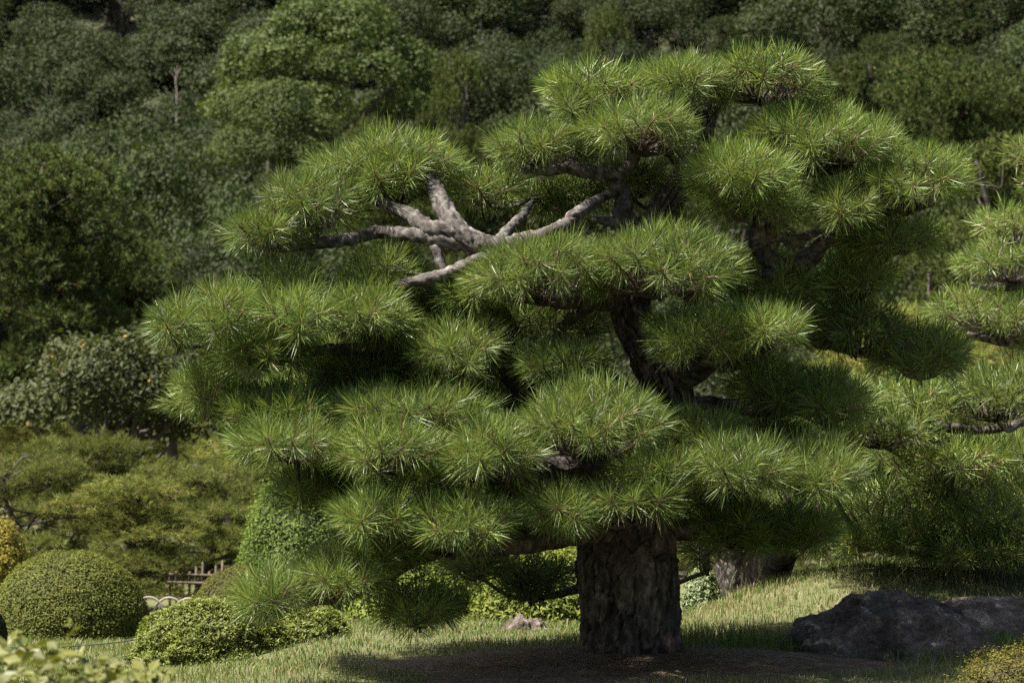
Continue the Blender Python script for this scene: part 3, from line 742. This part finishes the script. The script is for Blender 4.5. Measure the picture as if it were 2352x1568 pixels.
mid = [ # variant, px, distance, top py, scale, label
 (PINE_A, 130, 52, 335, 1.0, 'tall dark pine with stacked clumps standing before the hill beside the garden'),
 (PINE_A, -30, 56, 420, .95, 'tall dark pine half out of view behind the stacked clump pine'),
 (PINE_A, 250, 60, 520, .9, 'dark narrow pine in the shade right beside the stacked clump pine'),
 (PINE_B, 1060, 98, 130, .9, 'brownish green pine growing beside the light yellow green broadleaf tree'),
 (PINE_B, 880, 72, 292, .8, 'fresh green pine top just above the upper needle pads of the large pine'),
 (PINE_A, 1980, 88, 90, 1.25, 'dense dark pine wood tree with upright shoots behind the crown of the large pine'),
 (PINE_A, 2180, 84, 100, 1.25, 'dense dark pine with upright shoots standing beyond the reaching pine'),
 (PINE_A, 2330, 90, 150, 1.2, 'dense dark upright pine at the hill foot, outermost of the dark pines'),
 (PINE_B, 2150, 40, 590, .62, 'soft blue green pine seen through the gap between the large pine and its neighbour'),
 (PINE_B, 2260, 46, 330, .8, 'pale green pine with loose pads behind the reaching pine'),
 (PINE_B, 1400, 120, 30, .9, 'yellowish pine crown on the hillside above the top of the large pine'),
]
seen = set()
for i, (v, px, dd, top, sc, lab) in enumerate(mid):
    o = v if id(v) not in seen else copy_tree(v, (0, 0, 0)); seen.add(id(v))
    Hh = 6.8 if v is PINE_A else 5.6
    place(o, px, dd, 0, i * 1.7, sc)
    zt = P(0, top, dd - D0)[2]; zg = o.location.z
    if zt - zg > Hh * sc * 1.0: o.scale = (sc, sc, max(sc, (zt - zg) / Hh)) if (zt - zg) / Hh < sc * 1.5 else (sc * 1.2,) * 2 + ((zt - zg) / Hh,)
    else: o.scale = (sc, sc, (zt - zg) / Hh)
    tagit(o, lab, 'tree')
bl = [(KIND[0][1], 15, 58, 745, .6, 'dark broadleaf tree low between the stacked clump pine and the olive brown shrub'), (KIND[3][1], 300, 56, 760, .55, 'deep green broadleaf tree behind the olive brown shrub'),
      (KIND[1][1], 470, 62, 570, .55, 'round grey green broadleaf tree right above the left pads of the large pine'),
      (KIND[0][1], 400, 84, 330, .9, 'dark broadleaf tree in front of the hill between the tall pines and light green tree'),
      (KIND[3][1], 560, 78, 420, .8, 'deep shaded broadleaf tree below the light green trees'),
      (KIND[0][1], 330, 100, 300, 1.0, 'dark broadleaf tree at the hill foot behind the tall stacked pine'),
      (KIND[2][1], 160, 96, 330, 1.0, 'olive broadleaf tree rising behind the tall stacked pine'),
      (KIND[3][1], 1250, 100, 250, 1.0, 'deep green broadleaf tree glimpsed behind the upper crown of the large pine'),
      (KIND[1][1], 1650, 95, 200, 1.1, 'blue green broadleaf tree glimpsed behind the top pads of the large pine'),
      (KIND[3][1], 900, 66, 560, .8, 'deep green broadleaf tree seen through gaps in the middle of the large pine'),
      (KIND[1][1], 1500, 66, 500, .8, 'blue green broadleaf tree behind the trunk fork of the large pine'),
      (KIND[0][1], 2080, 70, 420, .8, 'dark broadleaf tree behind the right limbs of the large pine'),
      (KIND[2][1], 700, 48, 700, .6, 'olive broadleaf tree behind the left middle pads of the large pine'),
      (KIND[3][1], 1150, 48, 700, .6, 'deep green tree behind the thick left limb of the large pine'),
      (KIND[0][1], 1600, 46, 760, .6, 'dark tree behind the lower trunk bend of the large pine'),
      (KIND[3][1], 2050, 38, 880, .5, 'deep green tree low behind the shaded pine')]
HT = {id(KIND[0][1]): 6.2, id(KIND[1][1]): 5.9, id(KIND[2][1]): 6.6, id(KIND[3][1]): 6.2}
for i, (v, px, dd, top, sc, lab) in enumerate(bl):
    o = copy_tree(v, (0, 0, 0)); place(o, px, dd, 0, i * 2.1, sc)
    zt = P(0, top, dd - D0)[2]
    o.scale = (sc, sc, (zt - o.location.z) / HT[id(v)])
    tagit(o, lab, 'tree')
    if 'group' in o: del o['group']
snag = link('bare_tree', None); sb = MB()
q = spline(np.array([[0, 0, -9, .22], [.1, 0, -1, .14], [-.1, 0, .5, .12], [.05, 0, 1.6, .09], [-.35, 0, 2.3, .04]]), 16); v, f, c = tube(q[:, :3], q[:, 3], 8); sb.add(v, f, c)
for a, b in (((.05, 0, 1.4), (.55, 0, 2.3)), ((-.1, 0, .8), (-.8, 0, 1.7)), ((.1, 0, 1.5), (.2, .1, 2.8))):
    q = spline(np.array([a, (np.array(a) + b) / 2 + [.05, 0, .1], b]), 6); v, f, c = tube(q, np.linspace(.07, .03, 6), 6); sb.add(v, f, c)
link('trunk', sb.mesh('trunk', M_PALEBARK, True), snag)
snag.location = P(405, 200, 143 - D0); snag.scale = (.3, .3, .4); tagit(snag, 'bare pale forked trunk standing among the dark hillside trees', 'tree')

# brown flecked shrub tree (left, above the low pines)
cherry = broadleaf('leafy_shrub_tree', 221, 3.0, 1.9, .5, 40, .42, 15000, .085, (.024, .032, .011), (.054, .062, .022), None, (.012, (.24, .15, .05)))
place(cherry, 250, 37, 0, .3); cherry.location.z = P(0, 1150, 37 - D0)[2] - .5; cherry.scale = (1.0, 1.0, 1.12)
tagit(cherry, 'olive brown leafy shrub with a few orange leaves above the low pines', 'shrub')
ch2 = copy_tree(cherry, (0, 0, 0)); place(ch2, 400, 40, 0, 2); ch2.location.z = P(0, 980, 40 - D0)[2] - .5; ch2.scale = (.7, .7, .7)
tagit(ch2, 'grey green leafy shrub behind the left tips of the large pine', 'shrub')

# low trained pines on the left
LOWP = [garden_pine('pine_tree', 41, 3.2, 1.8, 46, .29, 66, (.92, .80, .95), .08, .0075, 22, .45),
        garden_pine('pine_tree', 42, 2.4, 2.1, 32, .30, 70, (1.1, .92, 1.05), .08, .0075, 22, .5)]
low = [(1, 300, 25.5, 1090, 1.0, 'light yellow green cloud pruned pine behind the clipped dome'),
       (0, 60, 31, 1030, 1.0, 'wide green pine behind the cloud pruned pine, beside the brown leafy shrub'),
       (0, 470, 30, 1050, 1.0, 'wide green pine between cloud pruned pine and tall clipped cone'),
       (0, 210, 34, 985, 1.05, 'green pine canopy below the olive brown leafy shrub'),
       (1, 560, 33, 990, 1.0, 'green pine with brownish underside beside the lower left pads of the large pine'),
       (0, 700, 33, 1020, 1.0, 'green pine glimpsed behind the lower left pads of the large pine'),
       (0, 1000, 30, 1050, 1.0, 'green pine seen under the lowest limbs of the large pine'),
       (0, 1950, 27, 1060, .9, 'green pine seen between the large pine and the shaded pine'),
       (0, 2300, 24, 1000, 1.0, 'green pine glimpsed behind the shaded pine pads')]
low += [(0, 330, 42, 960, 1.2, 'green pine at the back of the low pines under the brown shrub'), (1, 60, 44, 900, 1.4, 'green pine behind the low pines left of the olive brown shrub'),
        (0, 520, 45, 930, 1.3, 'green pine behind the low pines right of the olive brown shrub'), (1, 2290, 36, 780, 1.4, 'green pine below the light green pads of the reaching pine'), (1, 2080, 34, 700, 1.3, 'green pine filling the gap beyond the right limbs of the large pine'), (1, 760, 40, 900, 1.3, 'green pine behind the middle left limb of the large pine'),
        (0, 1180, 26, 1130, 1.0, 'green pine low behind the trunk of the large pine'), (0, 1420, 34, 960, 1.1, 'green pine straight behind the trunk of the large pine'), (0, 1700, 32, 960, 1.1, 'green pine behind the trunk bend of the large pine'),
        (0, 2150, 30, 830, 1.1, 'green pine behind the drooping right pads of the large pine')]
seen = set()
for i, (k, px, dd, top, sc, lab) in enumerate(low):
    v = LOWP[k]; o = v if k not in seen else copy_tree(v, (0, 0, 0)); seen.add(k)
    place(o, px, dd, 0, i * 1.9 + 1, sc); Hh = (1.85, 2.15)[k]
    o.scale = (sc, sc, (P(0, top, dd - D0)[2] - o.location.z) / Hh); tagit(o, lab, 'tree')

# ------------------------------------------------------------------ clipped shrubs
def clipped(name, label, foot, rx, ry, H, n, leaf, c0, c1, power=2.0, tip=1.0, mat=None, rough=.02, seed=1, spots=None, stick=.6, cat='topiary'):
    """clipped mound: leaves on a superellipsoid, darkened closed core"""
    rng = np.random.default_rng(seed)
    root = thing(name, label, cat, foot)
    q = sph(rng, n, -.05)
    q[:, 2] = np.clip(q[:, 2], 0, 1)
    rr = 1 + rough * fbm(q * 5, seed, 4) + rng.normal(0, rough * .45, n) - np.abs(rng.normal(0, .03, n))
    prof = (1 - np.abs(q[:, 2]) ** power) ** (1 / 2.0)
    hr = np.hypot(q[:, 0], q[:, 1]) + 1e-6
    pos = np.stack([q[:, 0] / hr * prof * rx, q[:, 1] / hr * prof * ry, q[:, 2] * H], -1) * rr[:, None]
    nor = nrm(np.stack([q[:, 0] / rx, q[:, 1] / ry, q[:, 2] / H], -1))
    m = np.clip(rng.normal(.5, .25, n) + .3 * fbm(q * 9, seed + 4, 3), 0, 1)[:, None]
    col = np.asarray(c0) * (1 - m) + np.asarray(c1) * m
    if spots is not None:
        s = rng.random(n) < spots[0]; col[s] = spots[1]
    mb = MB(); mb.add(*leaf_cards(rng, pos, nor + [0, 0, stick], np.full(n, leaf), col, .55, .42))
    link('foliage', mb.mesh('foliage', mat or M_GLOSS), root)
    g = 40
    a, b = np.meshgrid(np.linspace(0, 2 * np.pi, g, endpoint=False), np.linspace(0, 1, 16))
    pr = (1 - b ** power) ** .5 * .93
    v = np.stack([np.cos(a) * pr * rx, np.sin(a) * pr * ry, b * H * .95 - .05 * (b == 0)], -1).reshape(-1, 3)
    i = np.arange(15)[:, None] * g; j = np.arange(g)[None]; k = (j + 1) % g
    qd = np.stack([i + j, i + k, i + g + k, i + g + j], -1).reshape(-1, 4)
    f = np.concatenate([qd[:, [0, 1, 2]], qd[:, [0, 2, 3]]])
    link('dark_core', raw_mesh('dark_core', v, f, np.tile(np.asarray(c0) * .55, (len(v), 1)), mat or M_GLOSS, True), root)  # closed core, leaf colour darkened to stand for shade between the leaves
    return root
def on_ground(px, d):
    y = d - D0; x = (px - 1176) / F * d
    return (x, y, float(ground_h(np.array([x]), np.array([y]))[0]) - .02)
def fit_top(px, d, top):
    f = on_ground(px, d); return P(px, top, d - D0)[2] - f[2]

clipped('clipped_dome_shrub', 'smooth clipped dome shrub on the lawn behind the black rope', on_ground(158, 17.6), .50, .48, fit_top(158, 17.6, 1262), 36000, .018, (.062, .080, .014), (.155, .170, .028), 2.4, mat=M_LEAF, seed=5, spots=(.0004, (.3, .04, .03)))
clipped('clipped_cone_shrub', 'tall clipped rounded cone shrub half behind the low pads of the large pine', on_ground(735, 20.5), .60, .6, fit_top(735, 20.5, 1050), 28000, .028, (.055, .085, .014), (.12, .165, .026), 2.6, mat=M_LEAF, rough=.05, seed=6)
clipped('clipped_dome_shrub', 'small olive clipped dome behind the azalea bush and hoop fence', on_ground(545, 19.5), .33, .3, fit_top(545, 19.5, 1300), 16000, .016, (.06, .06, .012), (.12, .115, .02), 2.2, mat=M_LEAF, seed=7)
clipped('clipped_dome_shrub', 'dark clipped shrub at the edge of the lawn left of the smooth dome', on_ground(-25, 16.4), .11, .15, .25, 5000, .016, (.03, .04, .01), (.06, .075, .02), 2.2, mat=M_LEAF, seed=8)
clipped('golden_shrub', 'golden yellow rounded conifer shrub behind the smooth clipped dome', on_ground(-10, 24), .30, .3, fit_top(-10, 24, 1195), 14000, .03, (.17, .15, .025), (.30, .25, .04), 2.2, mat=M_LEAF, rough=.10, seed=9)
clipped('low_hedge', 'low olive groundcover hump in front of the hoop fence', on_ground(395, 19.2), .2, .15, fit_top(395, 19.2, 1398), 5000, .016, (.06, .06, .015), (.11, .11, .03), 2.2, mat=M_LEAF, seed=10)
clipped('leafy_shrub', 'sunlit leafy shrub glimpsed behind the trunk of the large pine', on_ground(1290, 17.0), .5, .4, fit_top(1290, 17.0, 1270), 15000, .035, (.07, .10, .015), (.17, .19, .03), 2.2, mat=M_LEAF, rough=.12, seed=12, cat='shrub')
clipped('leafy_shrub', 'sunlit shrub glimpsed under the low left limb of the large pine', on_ground(960, 17.4), .4, .4, fit_top(960, 17.4, 1270), 12000, .035, (.07, .10, .015), (.16, .19, .03), 2.2, mat=M_LEAF, rough=.12, seed=13, cat='shrub')
clipped('variegated_shrub', 'white edged leafy shrub between the two pine trunks', on_ground(1612, 16.2), .11, .14, fit_top(1612, 16.2, 1310), 4500, .022, (.09, .12, .05), (.24, .28, .16), 2.2, mat=M_LEAF, rough=.12, seed=14, cat='shrub')
clipped('yellow_twig_shrub', 'yellowish fine leaved shrub in front of the big lichened boulder', on_ground(2360, 12.2), .29, .22, fit_top(2360, 12.2, 1492), 15000, .013, (.045, .042, .008), (.15, .13, .018), 2.2, mat=M_LEAF, rough=.2, seed=15, stick=.9, cat='shrub')

def azalea(label, foot, rx, ry, H, n, leaf, seed, c0=(.055, .078, .012), c1=(.165, .190, .032)):
    """loosely clipped azalea: whorls of pointed leaves on short shoots"""
    rng = np.random.default_rng(seed); root = thing('azalea_bush', label, 'bush', foot)
    q = sph(rng, n, 0.0)
    lump = 1 + .09 * fbm(q * 3.2, seed, 3) + rng.normal(0, .018, n)
    pos = q * lump[:, None] * np.array([rx, ry, H]); nor = nrm(q / np.array([rx, ry, H]))
    mb = MB(); tw = MB()
    ax = nrm(nor * .7 + [0, 0, .6] + rng.normal(0, .22, (n, 3)))
    tone = np.clip(rng.normal(.5, .22, n) + .25 * fbm(q * 6, seed + 2, 2), 0, 1)
    for w in range(7):
        ph = w * 2.4 + rng.uniform(0, 6.28, n)
        u = nrm(np.cross(ax, [.2, .9, .1])); v = np.cross(ax, u)
        out = u * np.cos(ph)[:, None] + v * np.sin(ph)[:, None]
        lift = rng.uniform(.2, .9, n)[:, None]
        t = nrm(out + ax * lift); side = nrm(np.cross(ax, out)); nn = np.cross(side, t)
        s = (leaf * rng.uniform(.7, 1.25, n))[:, None]; b = pos + ax * rng.uniform(-.012, .012, (n, 1))
        vv = np.stack([b, b + t * s * .5 + side * s * .2 - nn * s * .06, b + t * s, b + t * s * .5 - side * s * .2 - nn * s * .06], 1).reshape(-1, 3)
        k = np.arange(n)[:, None] * 4; m = np.clip(tone + rng.normal(0, .15, n), 0, 1)[:, None]
        col = np.asarray(c0) * (1 - m) + np.asarray(c1) * m
        red = rng.random(n) < .003; col[red] = (.22, .05, .03)
        mb.add(vv, np.concatenate([k + [0, 1, 2], k + [0, 2, 3]]), np.repeat(col, 4, 0))
    link('foliage', mb.mesh('foliage', M_GLOSS), root)
    for k in range(70):
        e = pos[rng.integers(0, n)] * .97; a = np.array([e[0] * .2, e[1] * .2, -.03])
        qq = spline(np.stack([a, (a + e) / 2 + rng.normal(0, .02, 3) - [0, 0, .04 * 0], e]), 6)
        tv, tf, tc = tube(qq, np.linspace(.006, .002, 6), 4); tw.add(tv, tf, tc)
    link('twigs', tw.mesh('twigs', M_DARKWOOD, True), root)
    return root
azalea('bright green azalea bush with small glossy leaves on the left slope of the mound', on_ground(486, 14.6), .395, .36, fit_top(486, 14.6, 1380), 6600, .018, 21)
azalea('shaded azalea bush between the bright green azalea and the soil under the pine', on_ground(690, 15.0), .26, .28, fit_top(690, 15.0, 1388), 4000, .017, 22)

# out-of-focus hedge close to the camera, bottom left
def near_hedge():
    rng = np.random.default_rng(91); root = thing('leafy_hedge', 'light green broad leaved hedge nearest the lawn corner, blurred', 'hedge', on_ground(20, 6.4))
    f = np.array(root.location); n = 9000
    top = P(100, 1478, 6.4 - D0)[2] - f[2]
    x = rng.uniform(-1.3, .34, n); y = rng.uniform(-.3, .3, n); t = rng.random(n) ** .6
    edge = top * (1 - .05 * sstep(.05, .3, x)) + .018 * fbm(np.stack([x * 7, y * 7, 0 * x], -1), 3, 3) - .10 * np.abs(y / .3) ** 3
    z = edge * (1 - (1 - t) * .75)
    pos = np.stack([x, y, z], -1); col = np.array([.045, .055, .010]) + rng.random((n, 1)) * np.array([.085, .08, .018])
    mb = MB(); mb.add(*leaf_cards(rng, pos, np.tile([0, -.25, 1.0], (n, 1)), np.full(n, .042), col, .55, .6))
    for sx, hgt in ((.13, .075), (.02, .035), (-.1, .04), (-.22, .045), (-.05, .05)):
        for q in range(7):
            p = np.array([[sx + rng.normal(0, .012), 0, top - .01 + hgt * q / 6]])
            mb.add(*leaf_cards(rng, p, np.array([[rng.normal(), -.3, .8]]), np.array([.036]), np.array([[.13, .14, .03]]), .5, .55))
    link('foliage', mb.mesh('foliage', M_GLOSS), root)
    tw = MB()
    for k in range(60):
        e = pos[rng.integers(0, n)]; a = np.array([e[0] + rng.normal(0, .05), e[1] * .3, -.03])
        qq = spline(np.stack([a, (a + e) / 2 + rng.normal(0, .03, 3), e]), 6); tv, tf, tc = tube(qq, np.linspace(.008, .003, 6), 5); tw.add(tv, tf, tc)
    link('stems', tw.mesh('stems', M_DARKWOOD, True), root)
near_hedge()

# ------------------------------------------------------------------ rocks
def boulder(label, px0, px1, prof, d, ry, base_py, seed, flat=0, tone=1.0):
    """prof: outline points (px,py) of the top edge; body rounded in depth"""
    y0 = d - D0; cx = (px0 + px1) / 2; k = d / F
    pr = np.array(prof, float); foot = np.array(P(cx, base_py, y0))
    x = np.linspace(px0, px1, 120); t = np.linspace(-1, 1, 66)
    top = (base_py - np.interp(x, pr[:, 0], pr[:, 1])) * k
    XX, TT = np.meshgrid((x - cx) * k, t, indexing='xy')
    hp = np.clip(1 - np.abs(TT) ** 2.4, 0, 1) ** .6
    ZZ = top[None] * hp - .03
    edge = np.sqrt(np.clip(1 - np.abs((XX / (XX.max() * 1.001))) ** 6, .15, 1))
    YY = TT * ry * edge
    p = np.stack([XX, YY, ZZ], -1).reshape(-1, 3)
    n = fbm(p * 6 + seed, seed, 5); rid = 1 - np.abs(fbm(p * 9 + 5 + seed, seed + 3, 4))
    up = nrm(np.stack([XX * .6, YY * 1.2, np.full_like(XX, .25)], -1)).reshape(-1, 3)
    amp = np.clip(hp.ravel() * 1.2, 0, 1)
    p = p + up * ((.026 * n + .03 * (rid - .6)) * amp * (.35 if flat else 1))[:, None]
    p = p + up * (.010 * fbm(p * 26, seed + 11, 3) * amp)[:, None]
    p[:, 2] -= .02
    nX, nT = 120, 66; idx = np.arange(nX * nT).reshape(nT, nX)
    q = np.stack([idx[:-1, :-1], idx[:-1, 1:], idx[1:, 1:], idx[1:, :-1]], -1).reshape(-1, 4)
    c = np.clip(tone * (1 + .6 * fbm(p * 11, seed + 9, 4)), .25, 1.8)[:, None] * np.array([[1, .97, .98]])
    o = link('boulder', raw_mesh('boulder', p, np.concatenate([q[:, [0, 1, 2]], q[:, [0, 2, 3]]]), c, M_ROCK, True), None, tuple(foot))
    o['label'] = label; o['category'] = 'rock'
    return o
boulder('big rugged lichened boulder lying in the grass below the mound', 1765, 2330,
        [(1765, 1475), (1800, 1440), (1850, 1395), (1900, 1378), (1960, 1352), (2060, 1344), (2140, 1350), (2200, 1378), (2260, 1425), (2305, 1470), (2330, 1510)], 14.0, .42, 1530, 3)
boulder('flat smooth boulder behind the big rugged boulder', 2130, 2560, [(2130, 1372), (2200, 1353), (2300, 1350), (2560, 1345)], 14.5, .5, 1510, 5, 1, 1.25)
boulder('small pale rock in the shade left of the pine trunk', 1140, 1262, [(1140, 1440), (1165, 1405), (1200, 1388), (1240, 1405), (1262, 1440)], 15.4, .13, 1450, 7, 0, 1.2)
boulder('small low stone sunk in grass at the foot of the big boulder', 1890, 2060, [(1890, 1510), (1930, 1488), (1990, 1484), (2040, 1500), (2060, 1515)], 13.75, .1, 1522, 9)

# ------------------------------------------------------------------ fences and rope
hf = thing('hoop_fence', 'low fence of overlapping bent bamboo hoops behind the smooth dome', 'fence', on_ground(385, 21.5))
f0 = np.array(hf.location)
for i in range(7):
    px = 250 + i * 46
    a = np.linspace(0, np.pi, 15); k = 21.5 / F
    z = fit_top(px, 21.5, 1372)
    q = np.stack([(px - 385) * k - np.cos(a) * 38 * k, np.full(15, .02 * (i % 2)), np.sin(a) ** .8 * z], -1)
    v, f, c = tube(q, np.full(15, .009), 6)
    link('hoop', raw_mesh('hoop', v, f, c, M_BAMBOO, True), hf)
bf = thing('bamboo_fence', 'low dark bamboo post and rail fence between the low pines and tall cone', 'fence', on_ground(485, 26.5))
zb = [P(0, py, 26.5 - D0)[2] - bf.location.z for py in (1318, 1336, 1312)]
kk = 26.5 / F
for i in range(13):
    x = (390 + i * 15 - 485) * kk
    v, f, c = tube(np.array([[x, 0, -.05], [x, 0, zb[2] * .5], [x + .005, 0, zb[2] + .05 * (i % 3)]]), np.array([.013, .013, .012]), 6)
    link('post', raw_mesh('post', v, f, c, M_DARKWOOD, True), bf)
for z in zb[:2]:
    v, f, c = tube(np.array([[-.42, -.025, z], [0, -.025, z - .01], [.42, -.025, z]]), np.full(3, .014), 6)
    link('rail', raw_mesh('rail', v, f, c, M_DARKWOOD, True), bf)
rope = thing('rope_barrier', 'thin black rope barrier sagging along the lawn before the smooth dome', 'rope', on_ground(100, 15.3))
r0 = np.array(rope.location)
q = spline(np.array([P(-160, 1476, 1.7), P(0, 1485, 1.7), P(90, 1486, 1.7), P(180, 1482, 1.7), P(270, 1474, 1.7), P(340, 1462, 1.7)]) - r0, 40)
v, f, c = tube(q, np.full(40, .0035), 6); link('rope', raw_mesh('rope', v, f, c, M_ROPE, True), rope)
for e in (q[0], q[-1]):
    v, f, c = tube(np.array([[e[0], e[1], -.12], [e[0], e[1], e[2] * .5], [e[0], e[1], e[2] + .03]]), np.full(3, .008), 6)
    link('stake', raw_mesh('stake', v, f, c, M_DARKWOOD, True), rope)

# ------------------------------------------------------------------ grass
def blades(rng, x, y, h, w, col, lean=.5):
    n = len(x); z = ground_h(x, y) - .004
    p0 = np.stack([x, y, z], -1); a = rng.uniform(0, 6.28, n); ln = np.abs(rng.normal(0, lean, n))
    d = np.stack([np.cos(a) * ln, np.sin(a) * ln, np.ones(n)], -1)
    s = np.stack([-np.sin(a + rng.normal(0, .8, n)), np.cos(a), 0 * a], -1) * (w / 2)[:, None]
    p1 = p0 + d * [.35, .35, .6] * h[:, None]; p2 = p0 + d * h[:, None] * [1, 1, .95]
    v = np.stack([p0 - s, p0 + s, p1 - s * .8, p1 + s * .8, p2], 1).reshape(-1, 3); b = np.arange(n)[:, None] * 5
    return v, np.concatenate([b + [0, 1, 3], b + [0, 3, 2], b + [2, 3, 4]]), np.repeat(col, 5, 0)
rg = np.random.default_rng(55)
n = 104000
y = rg.uniform(-1.6, 6.5, n); d = y + D0
x = rg.uniform(-1.06, 1.06, n) * d * 1176 / F
sm = soil_mask(x, y); pn = fbm(np.stack([x * 2.2, y * 2.2, 0 * x], -1), 12, 3)
keep = rg.random(n) > np.clip(sm * 1.25, 0, .985)
keep &= ~((np.hypot(x - .553, y) < .27))
x, y, pn, sm = x[keep], y[keep], pn[keep], sm[keep]; n = len(x)
h = rg.uniform(.018, .05, n) * (1 + .5 * np.clip(pn, -1, 1)) * (1 - .3 * sm)
rock = np.exp(-(((x - 1.85) / 1.0) ** 2 + ((y - .25) / .35) ** 2)); ridge = np.exp(-((y - 2.6) / .5) ** 2) * sstep(.8, 1.8, x)
tk = np.exp(-(((x - .95) / .25) ** 2 + ((y - .6) / .5) ** 2))
h *= 1 + 1.3 * rock + 1.0 * ridge * rg.random(n) + .9 * tk
k = np.clip(rg.normal(.45, .25, n) + .25 * pn, 0, 1)[:, None]
col = np.array([.055, .10, .022]) * (1 - k) + np.array([.125, .165, .045]) * k
straw = rg.random(n) < np.clip(.22 + .5 * (pn + .15) * sstep(.2, 1.2, x) * sstep(.6, 2, y) + .1, .08, .7)
straw &= ~(rock > .4)
col[straw] = np.array([.22, .19, .105]) * rg.uniform(.7, 1.2, (straw.sum(), 1))
mb = MB(); mb.add(*blades(rg, x, y, h, np.full(n, .0042), col))
g = link('grass', mb.mesh('grass', M_GRASS)); g['kind'] = 'stuff'; g['label'] = 'short lawn grass mixed with straw coloured blades'; g['category'] = 'grass'
# tall single stalks with seed heads
mb = MB()
for px, py, dd, hh in ([(1690, 1350, 16.2, .2), (1740, 1345, 16.2, .16), (1880, 1330, 16.1, .3), (1160, 1460, 14.6, .22), (1130, 1470, 14.4, .12), (1650, 1410, 15, .16), (1620, 1440, 14.6, .15), (2030, 1400, 14.4, .28), (2060, 1480, 13.9, .22), (1520, 1380, 15, .2), (1175, 1540, 13.2, .1), (2100, 1330, 16, .16), (2200, 1310, 16.1, .2), (2290, 1310, 16, .18), (760, 1480, 14, .09)]):
    for q in range(3):
        y = dd - D0 + rg.normal(0, .05); x = (px - 1176) / F * dd + rg.normal(0, .03); z = float(ground_h(np.array([x]), np.array([y]))[0])
        b = rg.normal(0, .35, 2) * hh; hq = hh * rg.uniform(.6, 1.1)
        pth = spline(np.array([[x, y, z - .01], [x + b[0] * .3, y + b[1] * .3, z + hq * .6], [x + b[0], y + b[1], z + hq]]), 7)
        v, f, c = tube(pth, np.linspace(.0016, .0009, 7), 3); mb.add(v, f, c * [.16, .17, .07])
        if q == 0:
            t = nrm(pth[-1] - pth[-2])
            v, f, c = tube(np.stack([pth[-1], pth[-1] + t * .015, pth[-1] + t * .035]), np.array([.0015, .003, .001]), 4); mb.add(v, f, c * [.2, .16, .09])
s = link('tall_grass', mb.mesh('tall_grass', M_GRASS)); s['kind'] = 'stuff'; s['label'] = 'tall thin grass stalks with seed heads along the mound'; s['category'] = 'grass'
# fallen needles and bark crumbs on the soil
n = 9000; x = rg.normal(.5, .7, n); y = rg.normal(-.35, .35, n); kp = rg.random(n) < soil_mask(x, y) + .1
kp &= np.hypot(x - .553, y) > .27; x, y = x[kp], y[kp]; n = len(x); a = rg.uniform(0, 6.28, n)
z = ground_h(x, y) + .006; p = np.stack([x, y, z], -1); t = np.stack([np.cos(a), np.sin(a), rg.normal(0, .12, n)], -1) * (rg.uniform(.02, .055, n))[:, None]; sd = np.stack([-np.sin(a), np.cos(a), 0 * a], -1) * .0016
v = np.stack([p - t - sd, p - t + sd, p + t], 1).reshape(-1, 3)
mb = MB(); mb.add(v, np.arange(n * 3).reshape(-1, 3), np.repeat(np.array([.19, .13, .075]) * rg.uniform(.5, 1.3, (n, 1)), 3, 0))
l = link('fallen_needles', mb.mesh('fallen_needles', M_GRASS)); l['kind'] = 'stuff'; l['label'] = 'brown fallen needles scattered on the bare soil'; l['category'] = 'litter'
tris = sum(len(m.polygons) for m in bpy.data.meshes)
print('MESH POLYGONS', tris, 'OBJECTS', len(bpy.data.objects), 'TUFTS', sum(len(r[1]) for r in REC))
